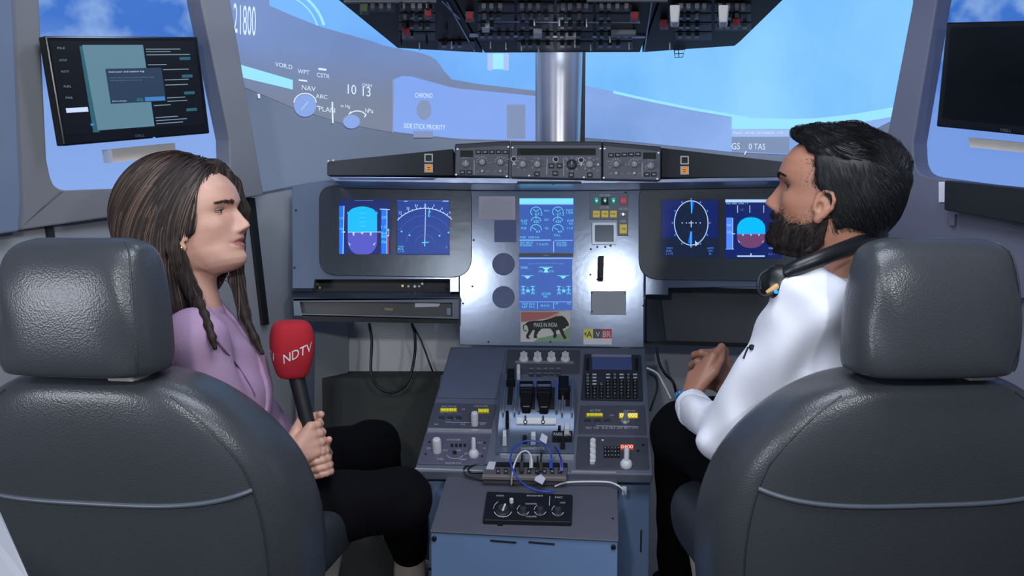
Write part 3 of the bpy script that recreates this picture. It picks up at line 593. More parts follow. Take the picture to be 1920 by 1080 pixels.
lamp_key(S, ann, 1169, 429, 14, 18, M_yel, 'TERR', nm='push_key', h0=.003, txm=M_blackink, th=4)
b = MB(); b.text(S, 'LDG GEAR', 1134, 368, 4.5, .0035, center=True, width=20); b.text(S, 'AUTO BRK', 1134, 391, 4.5, .0035, center=True, width=18); b.text(S, 'ANTI SKID', 1169, 394, 5, .0035, center=True, width=17); b.text(S, 'ON', 1168, 405, 5, .0035, center=True); b.text(S, 'TERR', 1168, 417, 4, .0035, center=True, width=12)
b.build('white_lettering', M_white, ann, recalc=False)
b = MB(); b.knob(S, 1168, 402, 3.2, .012, h0=.003); b.build('toggle', mat('bright_steel', (205, 210, 218), .25, metal=.9), ann, smooth=40)
b = MB(); b.holed([S.pt(*p, .001) for p in rpoly(rect(1110, 418, 1155, 459), 2)], [S.pt(*p, .001) for p in rpoly(rect(1115, 422.5, 1150, 454), 2)], S.n, .008); cl = b.build('clock_frame', mat('pale_metal', (176, 186, 200), .35, metal=.4), panel, bevel=.0008)
b = MB(); b.slab(S, rect(1113, 421, 1152, 456), 0, .003); b.build('clock_face', mat('smoky_glass', (112, 128, 140), .12), cl)
# gear lever in its slot
b = MB(); b.slab(S, [(1123, 480), (1132, 480), (1131, 528), (1121, 528)], .0, .0012); sl = b.build('lever_slot', M_dark, panel)
b = MB(); b.slab(S, [(1122.5, 480), (1132.5, 480), (1130, 520), (1122, 520)], .001, .016); b.slab(S, [(1123, 514), (1131, 514), (1131, 523), (1123, 523)], .001, .022); b.build('gear_lever', M_dark, sl, bevel=.002)
def screws(sf, par, pts, r=2.2, m=M_screw, h0=0, hh=.002):
    for x, y in pts:
        b = MB(); b.knob(sf, x, y, r, hh, n=10, h0=h0); b.build('screw', m, par, smooth=40)
screws(S, panel, [(888, 450), (886, 537), (868, 569), (916, 641), (889, 349), (1206, 573), (1108, 467), (1120, 463), (1135, 463), (1145, 461), (1107, 515), (1120, 524), (1110, 549), (1172, 550), (1110, 584), (1032, 641), (555, 394), (552, 502), (834, 535), (1173, 361)], 2.0)
screws(S, panel, [(870, 387)], 3, M_white)
# side panel details: slot under the left displays with bits of hardware
b = MB(); Q = Surf(P(700, 540, 2.75), [0, -1, .1]); b.slab(Q, [(585, 520), (850, 520), (850, 556), (585, 556)], -.02, 0); b.build('recess_back', M_dark, panel)
hw = mat('brass', (190, 180, 130), .35, metal=.7)
for x, y, r_ in ((595, 533, 3), (600, 539, 2.6), (755, 536, 3), (766, 537, 2.4), (778, 537, 3), (786, 537, 2.4), (792, 532, 2.6)):
    b = MB(); b.knob(Q, x, y, r_, .008, n=12); b.build('cable_clip', hw if x < 760 else M_white, panel, smooth=40)

# ---------------------------------------------------------------- tray under the left displays
TR = Surf(P(705, 575, 2.6), [0, -1, 0])
tray = thing('document_tray', 'grey steel pull-out document tray under the left displays', 'tray', TR.pt(705, 605))
M_tray = mat('tray_steel', (116, 124, 136), .4, metal=.4, var=.1)
b = MB(); b.prism([TR.pt(548, 560), TR.pt(861, 557), P(862, 547, 2.72), P(547, 546, 2.72)], [TR.pt(548, 564), TR.pt(861, 561), P(862, 551, 2.72), P(547, 550, 2.72)]); b.build('top_board', mat('dark_steel', (78, 84, 98), .35, metal=.5, var=.2), tray)
b = MB(); b.holed([TR.pt(*p) for p in [(549, 559), (860, 559), (860, 600), (551, 592)]], [TR.pt(*p) for p in [(562, 566), (848, 568), (848, 594), (566, 588)]], [0, 1, 0], .04); b.build('front_frame', M_tray, tray, bevel=.001)
b = MB(); b.prism([P(560, 566, 2.615), P(850, 568, 2.615), P(850, 594, 2.615), P(566, 588, 2.615)], [P(560, 566, 2.63), P(850, 568, 2.63), P(850, 594, 2.63), P(566, 588, 2.63)]); b.build('drawer_front', mat('brown_grey', (84, 84, 84), .55, var=.12), tray)
b = MB(); b.prism([P(566, 590, 2.6), P(860, 598, 2.6), P(860, 607, 2.6), P(572, 602, 2.6)], [P(566, 590, 2.7), P(860, 598, 2.7), P(860, 607, 2.7), P(572, 602, 2.7)]); b.build('underside_strip', M_dark, tray)
b = MB(); b.prism([P(778, 568, 2.612), P(826, 569, 2.612), P(822, 575, 2.612), P(778, 576, 2.612)], [P(778, 568, 2.614), P(826, 569, 2.614), P(822, 575, 2.614), P(778, 576, 2.614)]); b.build('paper_slip', M_card, tray)
b = MB(); b.prism([P(720, 577, 2.612), P(738, 578, 2.612), P(736, 583, 2.612), P(722, 582, 2.612)], [P(720, 577, 2.614), P(738, 578, 2.614), P(736, 583, 2.614), P(722, 582, 2.614)]); b.build('tape_patch', mat('tan_tape', (150, 132, 104), .7), tray)
b = MB(); b.prism([P(838, 578, 2.612), P(845, 578, 2.612), P(845, 591, 2.612), P(838, 590, 2.612)], [P(838, 578, 2.616), P(845, 578, 2.616), P(845, 591, 2.616), P(838, 590, 2.616)]); b.build('catch', M_rim, tray)
# right under-panel board
b = MB(); b.prism([P(1210, 540, 2.78), P(1600, 545, 2.78), P(1600, 650, 2.78), P(1210, 640, 2.78)], [P(1210, 540, 2.8), P(1600, 545, 2.8), P(1600, 650, 2.8), P(1210, 640, 2.8)], 0)
t = thing('knee_board', 'brown-grey knee board closing the space under the right displays', 'board', P(1300, 650, 2.78))
b.build('board', mat('knee_grey', (88, 90, 94), .7), t)
b = MB(); b.prism([P(1208, 637, 2.77), P(1600, 650, 2.77), P(1600, 658, 2.77), P(1208, 645, 2.77)], [P(1208, 637, 2.8), P(1600, 650, 2.8), P(1600, 658, 2.8), P(1208, 645, 2.8)]); b.build('lower_edge', M_dark, t)
b = MB(); b.prism([P(1254, 538, 2.70), P(1600, 545, 2.70), P(1600, 549, 2.70), P(1254, 542, 2.70)], [P(1254, 538, 2.78), P(1600, 545, 2.78), P(1600, 549, 2.78), P(1254, 542, 2.78)]); b.build('upper_edge', M_dark, t)
b = MB(); b.prism([P(1212, 560, 2.76), P(1240, 560, 2.78), P(1250, 640, 2.78), P(1212, 640, 2.76)], [P(1212, 560, 2.75), P(1238, 560, 2.775), P(1248, 640, 2.775), P(1212, 640, 2.75)]); b.build('side_gusset', M_bezel, t)  # darker grey gusset at the left end of the board

# ---------------------------------------------------------------- glareshield with control units
GS = Surf(P(1035, 300, 2.58), [0, -1, .12])
gl = thing('glareshield', 'long dark glareshield with tapering wings and a worn metal rim', 'glareshield', GS.pt(1035, 340))
def wing(poly, back):
    b = MB(); b.prism([GS.pt(*p) for p in poly], [GS.pt(*p) + np.array([0, .16, -.01]) for p in poly]); return b.build('wing', M_glare, gl, bevel=.003)
wl = wing([(613, 306), (618, 302), (850, 279), (852, 329), (613, 329)], 0)
wr = wing([(1240, 277), (1468, 303), (1600, 318), (1600, 332), (1240, 333)], 0)
b = MB(); b.slab(GS, [(613, 331), (1240, 335), (1600, 330), (1600, 337), (1240, 343), (1035, 345), (861, 344), (628, 340)], -.12, .004); b.build('rim', M_rim, gl, bevel=.002)
b = MB(); b.slab(GS, [(631, 333), (818, 334), (812, 338), (637, 337)], .003, .0055); b.build('rim_inlay', mat('inlay_blue', (70, 84, 140), .4), gl)
b = MB(); b.slab(GS, rect(970, 340, 1090, 344), .003, .006); b.build('rim_slot', M_dark, gl)
screws(GS, gl, [(616, 302), (625, 301)], 2.2, M_bright, 0, .006); screws(GS, gl, [(921, 341), (1037, 345)], 1.8)
# square warning lights on the wings
M_fr = mat('key_frame', (216, 216, 212), .5); M_amb = mat('amber_glow', (60, 30, 8), .4, emit=(214, 132, 44), es=1.0)
def square_light(par, x, y, lit):
    b = MB(); b.holed([GS.pt(*p, 0) for p in rect(x - 8, y - 8, x + 8, y + 8)], [GS.pt(*p, 0) for p in rect(x - 5.6, y - 5.6, x + 5.6, y + 5.6)], GS.n, .006); f = b.build('warning_light', M_fr, par, label='lit amber square light' if lit else 'unlit black square light')
    b = MB(); b.slab(GS, rect(x - 6.2, y - 6.2, x + 6.2, y + 6.2), 0, .0035, 0); b.line(GS, [(x - 3, y - 2), (x + 3, y - 2)], 1.4, .004, 1); b.line(GS, [(x - 3, y + 2), (x + 3, y + 2)], 1.4, .004, 1)
    b.build('light_face', [M_amb if lit else M_dark, M_blackink if lit else M_bezel], f)
for x, p_ in ((804, wl), (1283, wr)): square_light(p_, x, 297 if x < 1000 else 301, False); square_light(p_, x, 316 if x < 1000 else 320, True)
M_fcu = mat('control_unit_grey', (112, 118, 132), .5, var=.04)
M_fcut = mat('control_unit_top', (70, 74, 86), .5)
G_lcd = mat('dull_lcd', (44, 48, 46), .2)
M_knobg = mat('grey_knob', (150, 154, 162), .4, metal=.2)
def unit_box(poly, topdy, label):
    t = thing('control_unit', label, 'control unit', GS.pt(*poly[3], .03))
    b = MB(); a = [GS.pt(*p, .03) for p in poly]; b.prism(a, [q + np.array([0, .14, .0]) for q in a]); b.build('housing', M_fcut, t, bevel=.003)
    f = [(poly[0][0] + 2, poly[0][1] + topdy), (poly[1][0] - 2, poly[1][1] + topdy), (poly[2][0] - 2, poly[2][1] - 2), (poly[3][0] + 2, poly[3][1] - 2)]
    b = MB(); b.slab(GS, f, .030, .034); b.build('face_plate', M_fcu, t, bevel=.001); return t
HF = .034
def key(t, x, y, w_=9, h_=7.5):
    b = MB(); b.slab(GS, rect(x - w_ / 2, y - h_ / 2, x + w_ / 2, y + h_ / 2), HF, HF + .003, 0); b.wedge(GS, rect(x - w_ / 2 + 1, y - h_ / 2 + 1, x + w_ / 2 - 1, y + h_ / 2 - 1), HF + .003, HF + .006, .9, 1); b.flat(GS, rect(x - 2.5, y - 1, x + 2.5, y + .8), HF + .0065, 2)
    b.build('push_key', [M_fr if 0 else M_blackink, M_bezel, M_ink], t)
def dial(t, x, y, r_, ticks=8, kn=M_knobg, hh=.016, nm='selector_knob', a0=0, a1=360):
    b = MB(); b.knob(GS, x, y, r_, hh, 0, 20, skirt=1.15, h0=HF, top=.8); b.flat(GS, rect(x - .8, y - r_ * .7, x + .8, y), HF + hh + .0006, 1); k = b.build(nm, [kn, M_white], t, smooth=40)
    if ticks:
        b = MB()
        for i in range(ticks):
            a = R(a0 + (a1 - a0) * i / ticks); b.line(GS, [(x + r_ * 1.25 * math.cos(a), y - r_ * 1.25 * math.sin(a)), (x + r_ * 1.75 * math.cos(a), y - r_ * 1.75 * math.sin(a))], 1.5, HF + .0006, 0)
        b.build('dial_marks', M_ink, t, recalc=False)
def marks(t, items):
    b = MB()
    for it in items:
        if it[0] == 'T': b.text(GS, it[1], it[2], it[3], it[4], HF + .0007, width=it[5], center=True)
        else: b.line(GS, it[1], it[2], HF + .0007)
    b.build('face_lettering', M_ink, t, recalc=False)
for side in (0, 1):
    poly = [(853, 270), (956, 264), (955, 332), (852, 330)] if not side else [(1130, 265), (1240, 275), (1239, 339), (1130, 337)]
    t = unit_box(poly, 8, ('left' if not side else 'right') + '-hand barometer control unit on the glareshield, small window and dial cluster')
    fx = (lambda x: x) if not side else (lambda x: 2093 - x); dy = 0 if not side else 4
    b = MB(); x0, x1 = sorted((fx(864), fx(886))); b.slab(GS, rect(x0 - 1, 282 + dy, x1 + 1, 294 + dy), HF, HF + .002, 1); b.slab(GS, rect(x0, 283 + dy, x1, 293 + dy), HF + .002, HF + .0025, 0); b.build('display_window', [G_lcd, M_dark], t)
    dial(t, fx(873), 306 + dy, 8, 0); key(t, fx(867), 323 + dy, 10, 8); key(t, fx(880), 323 + dy, 10, 8)
    for i in range(5): key(t, fx(897 + 12.6 * i), 285 + dy + (i * .5 if side else 0), 10, 7.5)
    dial(t, fx(904), 304 + dy, 6.5, 7, a0=20, a1=200); dial(t, fx(938), 304 + dy, 6.5, 7, a0=20, a1=200)
    for x in (904, 938):
        b = MB(); b.knob(GS, fx(x), 321 + dy, 2.6, .014, h0=HF, n=12); b.build('toggle', M_white, t, smooth=40)
    marks(t, [('L', [(fx(889), 300 + dy), (fx(889), 327 + dy)], 1.6), ('T', 'VOR', fx(895), 323 + dy, 3, 7), ('T', 'ADF', fx(914), 323 + dy, 3, 7), ('T', 'VOR', fx(928), 323 + dy, 3, 7), ('T', 'ADF', fx(948), 323 + dy, 3, 7), ('T', 'NAV', fx(893), 295 + dy, 3.2, 9), ('T', 'ILS', fx(917), 306 + dy, 3, 7), ('T', 'ARC', fx(952), 300 + dy, 3, 7), ('T', '80', fx(950), 311 + dy, 3, 5), ('T', 'PULL', fx(873), 297 + dy, 2.5, 12)])
    screws(GS, t, [(858, 279), (953, 275), (855, 327), (950, 330)] if not side else [(1134, 278), (1235, 286), (1132, 333), (1233, 335)], 2.4, M_bright, HF, .002)
t = unit_box([(957, 265), (1129, 265), (1129, 337), (957, 333)], 7, 'central flight control unit on the glareshield with a long dark window')
b = MB(); b.slab(GS, rect(970, 278, 1117, 291), HF, HF + .002, 1); b.slab(GS, rect(976, 279.5, 1115, 290), HF + .002, HF + .0026, 0); b.build('display_window', [G_lcd, M_dark], t)
for x, r_ in ((980, 7), (1007, 7), (1072, 8.5), (1105, 7.5)): dial(t, x, 308, r_, 8 if x > 1050 else 5, M_knobg if x != 1072 else M_bezel)
for x, y in ((963.5, 298), (1042, 299), (1089.5, 300)):
    b = MB(); b.knob(GS, x, y, 5.8, .003, 0, 18, h0=HF); b.knob(GS, x, y, 4, .006, 1, 14, h0=HF); b.build('lock_button', [M_white, M_dark], t, smooth=40)
for x, y in ((1007, 326), (1034, 311), (1049, 311), (1041, 325), (1071, 328), (1106, 328)): key(t, x, y, 10, 9)
b = MB(); b.knob(GS, 1121, 309, 2.6, .014, h0=HF, n=12); b.build('toggle', M_white, t, smooth=40)
marks(t, [('L', [(1026, 297), (1025, 328)], 1.6), ('L', [(1057, 297), (1057, 330)], 1.6), ('T', '100', 1060, 298, 3, 6), ('T', '1000', 1082, 298, 3, 8), ('T', 'SPD', 976, 298, 2.6, 8), ('T', 'HDG', 1006, 298, 2.6, 8), ('T', 'V/S', 1105, 297, 2.6, 8), ('T', 'UP', 1120, 300, 3, 5), ('T', 'DN', 1120, 321, 3, 5)])
b = MB(); b.flat(GS, [(960, 309), (968, 309), (964, 303)], HF + .001); b.flat(GS, [(1086, 306), (1093, 306), (1089.5, 312)], HF + .001); b.build('arrow_mark', M_white, t, recalc=False)
screws(GS, t, [(961, 276), (1126, 278), (992, 329), (1095, 332)], 2.2, M_bright, HF, .002)

# centre post
b = MB(); base = P(1049, 266, 2.72); c0 = P(1049, 266, 2.76)
r0 = .5 * 78 / FPX * 2.76; b.lathe((c0[0], 2.76, c0[2] - .03), (0, 0, 1), [(r0 * 1.03, 0), (r0, .02), (r0 * 1.09, .30), (r0 * 1.11, .60)], 48)
pst = thing('centre_post', 'round brushed steel post rising from the glareshield to the overhead panel', 'post', (c0[0], 2.76, c0[2] - .03))
b.build('tube', mat('brushed_post', (196, 196, 204), .3, metal=.8, var=.03), pst, smooth=40)
b = MB(); b.bx(c0[0] + r0 * .9, c0[0] + r0 * 1.22, 2.765, 2.79, c0[2] - .02, c0[2] + .6); b.build('edge_strip', M_dark, pst)
# ================================================================ OVERHEAD PANEL
OV = Surf([0, 2.4, P(1040, 97, 2.5)[2]], [0, 0.03, -1])
ov = thing('overhead_panel', 'black overhead switch panel seen from below, three sections wide', 'overhead panel', OV.pt(1060, 90))
def ovq(poly, h0, h1, m, nm, mb=None): b = MB(); b.slab(OV, poly, h0, h1); return b.build(nm, m, ov, bevel=.002)
M_ov = mat('overhead_black', (20, 20, 24), .5, spec=.2, var=.1, bump=.08, bscale=20)
secs = [([(560, -60), (818, -60), (905, 99), (745, 90)], 'left'), ([(822, -60), (1255, -60), (1200, 98), (908, 99)], 'c'), ([(1260, -60), (1530, -60), (1388, 78), (1378, 86), (1204, 98)], 'r')]
ovs = []
for q, _ in secs: ovs.append(ovq(q, -.05, 0, M_ov, 'section_plate'))
for q_ in ([(644, 4), (818, 4), (818, 7), (646, 7)], [(1100, 2), (1252, 2), (1251, 4.5), (1100, 4.5)]): b = MB(); b.slab(OV, q_, .0, .004); b.build('light_trim', M_liner, ov)
b = MB(); b.slab(OV, [(880, 66), (1210, 68), (1210, 72), (880, 70)], .0, .004); b.build('cross_rail', M_rim, ov)
b = MB(); b.slab(OV, [(912, 40), (1200, 42), (1200, 44), (912, 42)], .0, .004); b.build('cross_rail', M_rim, ov)
for a_, c_ in (((838, 4), (890, 97)), ((1222, 4), (1208, 97)), ((828, 2), (862, 36))): 
    b = MB(); b.line(OV, [a_, c_], 2.2, .004); b.build('section_seam', M_rim, ov, recalc=False)
rr = random.Random(3)
def in_poly(x, y, q):
    s_ = False; n_ = len(q)
    for i in range(n_):
        (x0, y0), (x1, y1) = q[i], q[(i + 1) % n_]
        if (y0 > y) != (y1 > y) and x < (x1 - x0) * (y - y0) / (y1 - y0) + x0: s_ = not s_
    return s_
# module plates, each with its own keys
for si, (q, _) in enumerate(secs):
    for r_ in range(5):
        y0 = 8 + r_ * 17.5; y1 = y0 + 15.5
        for cx in range(600, 1480, 74):
            c_ = [(cx, y0), (cx + 68, y0), (cx + 68, y1), (cx, y1)]
            if not all(in_poly(x, y, q) for x, y in c_): continue
            b = MB(); b.slab(OV, c_, .0, .004); mp = b.build('switch_module', mat('module_black', (24, 24, 29), .42, spec=.25, var=.15, bump=.1, bscale=40), ov, bevel=.001)
            b = MB(); y = y0 + 3.2; b.line(OV, [(cx + 5, y), (cx + 62, y)], .8, .0046); b.text(OV, rr.choice(['FUEL', 'ELEC', 'HYD', 'AIR COND', 'ANTI ICE', 'ENG', 'APU', 'FIRE', 'OXYGEN', 'CALLS']), cx + 34, y0 + 2.6, 2.2, .0046, center=True); b.build('module_lettering', mat('dim_ink', (110, 114, 124), .6), mp, recalc=False)
            for j in range(rr.randint(2, 4)):
                x = cx + 10 + j * 15 + rr.uniform(-2, 2); yy = y0 + 9.5
                b = MB(); b.wedge(OV, rect(x - 4, yy - 2.6, x + 4, yy + 2.6), .004, .013, .9); b.build('push_key', mat('key_black', (20, 21, 26), .3), mp)
def ov_toggle(x, y, m, r_=1.8, hh=.018):
    b = MB(); b.knob(OV, x, y, r_ * 1.5, .006, 1, 12); b.knob(OV, x, y, r_, hh, 0, 12, h0=.004, top=1.0); b.build('toggle', [m, M_screw], ov, smooth=40)
for x, y in ((751, 14), (803, 14), (793, 52), (837, 52), (752, 80), (800, 78), (837, 78), (1002, 42), (1049, 42), (1100, 44), (1144, 74), (920, 86), (949, 88), (978, 90), (1108, 90), (1180, 88), (1256, 88), (1010, 94), (1078, 84), (847, 86), (787, 88)): ov_toggle(x, y, M_bright if x > 900 or y > 80 else M_screw)
M_rg = mat('red_guard', (140, 40, 48), .4); M_gg = mat('grey_guard', (120, 122, 130), .5)
for x, y, m in ((803, 36, M_rg), (762, 70, M_rg), (881, 42, M_rg), (1190, 42, M_rg), (1245, 56, M_rg), (1380, 52, M_rg), (683, 28, mat('olive_guard', (60, 80, 40), .5))):
    b = MB(); b.slab(OV, rect(x - 8, y - 10, x + 8, y), .002, .014, 1); b.wedge(OV, rect(x - 7, y - 7, x + 7, y + 1), .010, .024, .8, 0); b.build('guarded_switch', [m, M_gg if x > 850 and x < 1200 else M_bezel], ov, bevel=.001)
for x, y in ((1265, 48), (1356, 48)):
    b = MB(); b.slab(OV, rect(x - 9, y - 18, x + 9, y - 2), .0, .016); f = b.build('map_lamp', M_gg, ov, bevel=.002)
    b = MB(); b.wedge(OV, rect(x - 10, y - 8, x + 10, y + 5), .010, .042, .75); b.build('lamp_shade', M_white, f, bevel=.003)
for q in ([(904, 52), (918, 52), (918, 61), (904, 61)], [(1060, 69), (1080, 69), (1080, 74), (1060, 74)], [(1146, 64), (1192, 64), (1192, 70), (1146, 70)], [(1000, 62), (1016, 62), (1016, 72), (1000, 72)]):
    b = MB(); b.slab(OV, q, .004, .014); b.build('light_tab', M_white if q[0][0] < 1100 else mat('pale_tab', (150, 152, 158), .5), ov)
# little wire basket hanging below
t = thing('wire_cage', 'small black wire cage hanging under the right edge of the overhead panel', 'cage', P(1273, 85, 2.5))
b = MB(); pz = lambda x, y, d=0: P(x, y, 2.46 + d)
for d in (0, .03):
    q = [pz(1264, 94, d), pz(1284, 93, d), pz(1280, 107, d), pz(1266, 108, d)]; b.tube(q + [q[0]], .0012, 6)
    b.tube([pz(1272, 94, d), pz(1273, 108, d)], .0012, 6); b.tube([pz(1265, 101, d), pz(1282, 100, d)], .0012, 6)
for x, y in ((1264, 94), (1284, 93), (1280, 107), (1266, 108)): b.tube([pz(x, y), pz(x, y, .03)], .0012, 6)
b.tube([pz(1270, 94), pz(1268, 84)], .0012, 6); b.tube([pz(1279, 94), pz(1276, 84)], .0012, 6)
b.build('wires', M_dark, t, smooth=60)

# ================================================================ PEDESTAL
pa = PN.pt(1035, 650, .012); pb = P(1000, 885, 2.15); dv = unit([0, pa[1] - pb[1], pa[2] - pb[2]]); PD = Surf(pa, [0, -dv[2], dv[1]])
M_ped = mat('pedestal_grey', (104, 110, 126), .5, var=.06, bump=.08, bscale=100); M_mod = mat('pedestal_module', (82, 84, 98), .48, var=.06, bump=.1, bscale=80)
M_pedb = mat('pedestal_body', (104, 126, 158), .45, var=.05)
ped = thing('centre_pedestal', 'grey centre pedestal with thrust levers, radio panels and keypad', 'pedestal', (pb[0], 2.3, 0))
top = [(845, 650), (1210, 653), (1224, 890), (777, 883)]
b = MB(); b.slab(PD, top, -.028, 0); b.build('top_plate', M_ped, ped, bevel=.003)
xl0 = P(803, 905, 2.19)[0]; xr0 = P(1219, 905, 2.19)[0]; zf = PD.pt(1000, 885, -.03)[2]
b = MB(); yb = pa[1] - .03; b.prism([(xl0, 2.19, 0), (xr0, 2.19, 0), (xr0, yb, 0), (xl0, yb, 0)], [(xl0, 2.19, zf), (xr0, 2.19, zf), (xr0, yb, zf + .17), (xl0, yb, zf + .17)]); b.build('body', M_pedb, ped, bevel=.003)
for q_ in ([(778, 877), (905, 881), (905, 884), (778, 880)], [(1072, 882), (1155, 884), (1155, 887), (1072, 885)]): b = MB(); b.slab(PD, q_, 0, .002); b.build('worn_edge', M_bright, ped)
b = MB(); sf_ = Surf([0, 2.19, 0], [0, -1, 0]); b.slab(sf_, [(1201, 994), (1204, 994), (1203, 1035), (1200, 1035)], 0, .002); b.build('vent_slot', M_dark, ped)
def module(q, m, nm, h=.003, r=3): b = MB(); b.slab(PD, rpoly(q, r, 3), .0, h); return b.build(nm, m, ped, bevel=.0012)
def pknob(par, x, y, kind='round', rp=8, h0=.003):
    hm_ = {'star': .014, 'lever': .022, 'tall': .022, 'round': .012}[kind]; b = MB(); o = PD.pt(x, y, h0 + hm_) - PD.n * hm_; r_ = PD.sz(rp, x, y)
    if kind == 'star':
        b.lathe(o, PD.n, [(r_ * 1.15, 0), (r_ * 1.2, .006), (r_ * 1.0, .010)], 24); a = PD.n; e = np.array([1, 0, 0]); u = np.cross(a, e)
        for k in range(2):
            dx = e * (1 if k == 0 else 0) + u * (k); dy = e * (k) - u * (1 if k == 0 else 0); L_, W_ = r_ * .85, r_ * .3
            q = [o + dx * L_ + dy * W_, o + dx * L_ - dy * W_, o - dx * L_ - dy * W_, o - dx * L_ + dy * W_]; b.prism([p + a * .006 for p in q], [p + a * .026 for p in q])
    elif kind == 'lever': 
        b.lathe(o, PD.n, [(r_ * 1.1, 0), (r_ * 1.2, .006), (r_ * .9, .014), (r_ * .5, .018)], 24); b.lathe(o + PD.n * .012, unit(PD.n + np.array([0, .25, .3])), [(r_ * .5, 0), (r_ * .5, .03), (r_ * .42, .036), (r_ * .1, .038)], 16)
    elif kind == 'tall':
        b.lathe(o, PD.n, [(r_, 0), (r_, .032), (r_ * .8, .038), (r_ * .2, .04)], 24)
    else: b.lathe(o, PD.n, [(r_, 0), (r_, .016), (r_ * .8, .02)], 24)
    return b.build('white_knob', M_white, par, smooth=40, bevel=.0006 if kind == 'star' else 0)
def ptxt(b, s_, x, y, h_, w_, mi=0, hh=.0037, c=True): b.text(PD, s_, x, y, h_, hh, mi, width=w_, center=c)
m1 = module([(846, 653), (948, 659), (931, 746), (820, 744)], mat('blank_module', (104, 112, 134), .45, var=.04), 'blank_plate', .005)
m2 = module([(816, 755), (932, 758), (921, 802), (803, 799)], M_mod, 'radio_module')
m3 = module([(800, 812), (920, 814), (908, 872), (782, 870)], mat('audio_module', (94, 94, 112), .48), 'audio_module')
b = MB(); b.slab(PD, [(803, 803), (922, 805), (922, 808), (802, 806)], 0, .006); b.build('worn_edge', M_bright, ped)
M_yd = mat('yellow_window', (70, 70, 10), .4, emit=(150, 150, 20), es=.5); M_yn = mat('yellow_digit', (240, 230, 60), .4, emit=(240, 230, 60), es=.55); M_od = mat('orange_window', (150, 50, 30), .4, emit=(190, 66, 40), es=.6); M_purple = mat('violet_ink', (104, 108, 190), .5)
def digits(par, q, s_, n_, bg=M_yd, fg=M_yn, hh=.003):
    b = MB(); b.slab(PD, q, hh, hh + .002, 0); x0 = q[0][0]; x1 = q[1][0]; y0 = q[0][1]; y1 = q[2][1]; b.text(PD, s_, (x0 + x1) / 2, y1 - 1.5, (y1 - y0) * .72, hh + .0026, 1, width=(x1 - x0) * .9, center=True); return b.build(n_, [bg, fg], par)
digits(m2, rect(825, 765, 857, 772), '888888', 'digit_window'); digits(m2, rect(896, 766, 917, 774), '8888', 'digit_window')
pknob(m2, 890, 783, 'tall', 7)
b = MB(); ptxt(b, 'ACTIVE', 842, 763.5, 3, 28); ptxt(b, 'STBY/CRS', 902, 763, 3, 26); ptxt(b, 'XFR', 869, 769, 3, 7)
for x in (828, 844, 860): ptxt(b, 'VHF', x, 778, 3.5, 10, 1)
for x in (826, 842, 857): ptxt(b, 'HF', x, 787, 3, 8)
for x, s_ in ((818, 'NAV'), (836, 'VOR'), (850, 'ILS'), (868, 'MLS'), (888, 'ADF'), (905, 'BFO')): ptxt(b, s_, x, 797, 3, 8, 1 if 830 < x < 860 else 0)
b.line(PD, [(835, 791), (912, 793)], .9, .0037); b.build('module_lettering', [M_ink, M_purple], m2, recalc=False)
for x in (828, 844, 860):
    b = MB(); b.wedge(PD, rect(x - 6, 779.5, x + 6, 783.5), .003, .008, .9); b.build('push_key', M_bezel, m2)
pknob(m3, 819, 833, 'tall', 8.5); pknob(m3, 888, 841, 'lever', 8.5)
b = MB()
for i in range(4): k_ = MB(); k_.slab(PD, rect(845 + 8 * i, 832, 850 + 8 * i, 838), .003, .0036); k_.build('small_window', M_blackink, m3)
k_ = MB(); k_.slab(PD, rect(849, 845, 856, 850), .003, .006); k_.build('small_key', M_blackink, m3)
for s_, x, y, w_ in (('WX/TURB', 850, 826, 26), ('GAIN', 804, 842, 9), ('TILT', 835, 846, 10), ('MAN', 860, 846, 9), ('CAL', 826, 862, 12), ('MAP', 868, 863, 12), ('ATC', 899, 832, 10), ('ON', 908, 842, 5), ('OFF', 874, 852, 7), ('TEST', 898, 852, 9), ('SQUELCH', 850, 870, 30)): ptxt(b, s_, x, y, 3.2, w_)
b.line(PD, arc(853, 850, 16, 10, 200, 340, 8), .9, .0037); b.build('module_lettering', [M_ink, M_blackink], m3, recalc=False, kind='stuff')
screws(PD, m3, [(805, 828), (909, 830), (798, 851), (904, 855)], 2, M_screw, .003)
# upper centre plate with engine knobs
mc = module([(952, 655), (1088, 656), (1086, 700), (947, 700)], mat('engine_plate', (78, 80, 86), .55), 'engine_plate')
for x in (982, 1008, 1034, 1060): pknob(mc, x, 668, 'star', 7.5)
b = MB(); b.slab(PD, [(966, 676), (1076, 677), (1076, 681), (966, 680)], .003, .006); b.build('plate_ridge', M_liner, mc)
b = MB()
for r_, xs_ in ((692, (997, 1010, 1022, 1034, 1047)), (700, (997, 1010, 1022, 1034, 1047)), (706.5, (1022, 1034))):
    for x in xs_: b.text(PD, rr.choice(['ENG', 'APU', 'BLD', 'HYD', 'FUEL', 'COND', 'DOOR', 'F/CTL']), x, r_, 2.4, .0037, width=8, center=True)
b.build('plate_lettering', M_ink, mc, recalc=False)
for r_ in (696, 703):
    for x in (997, 1010, 1022, 1034, 1047):
        b = MB(); b.wedge(PD, rect(x - 5, r_ - 2.2, x + 5, r_ + 1), .003, .006, .9); b.build('push_key', M_bezel, mc)
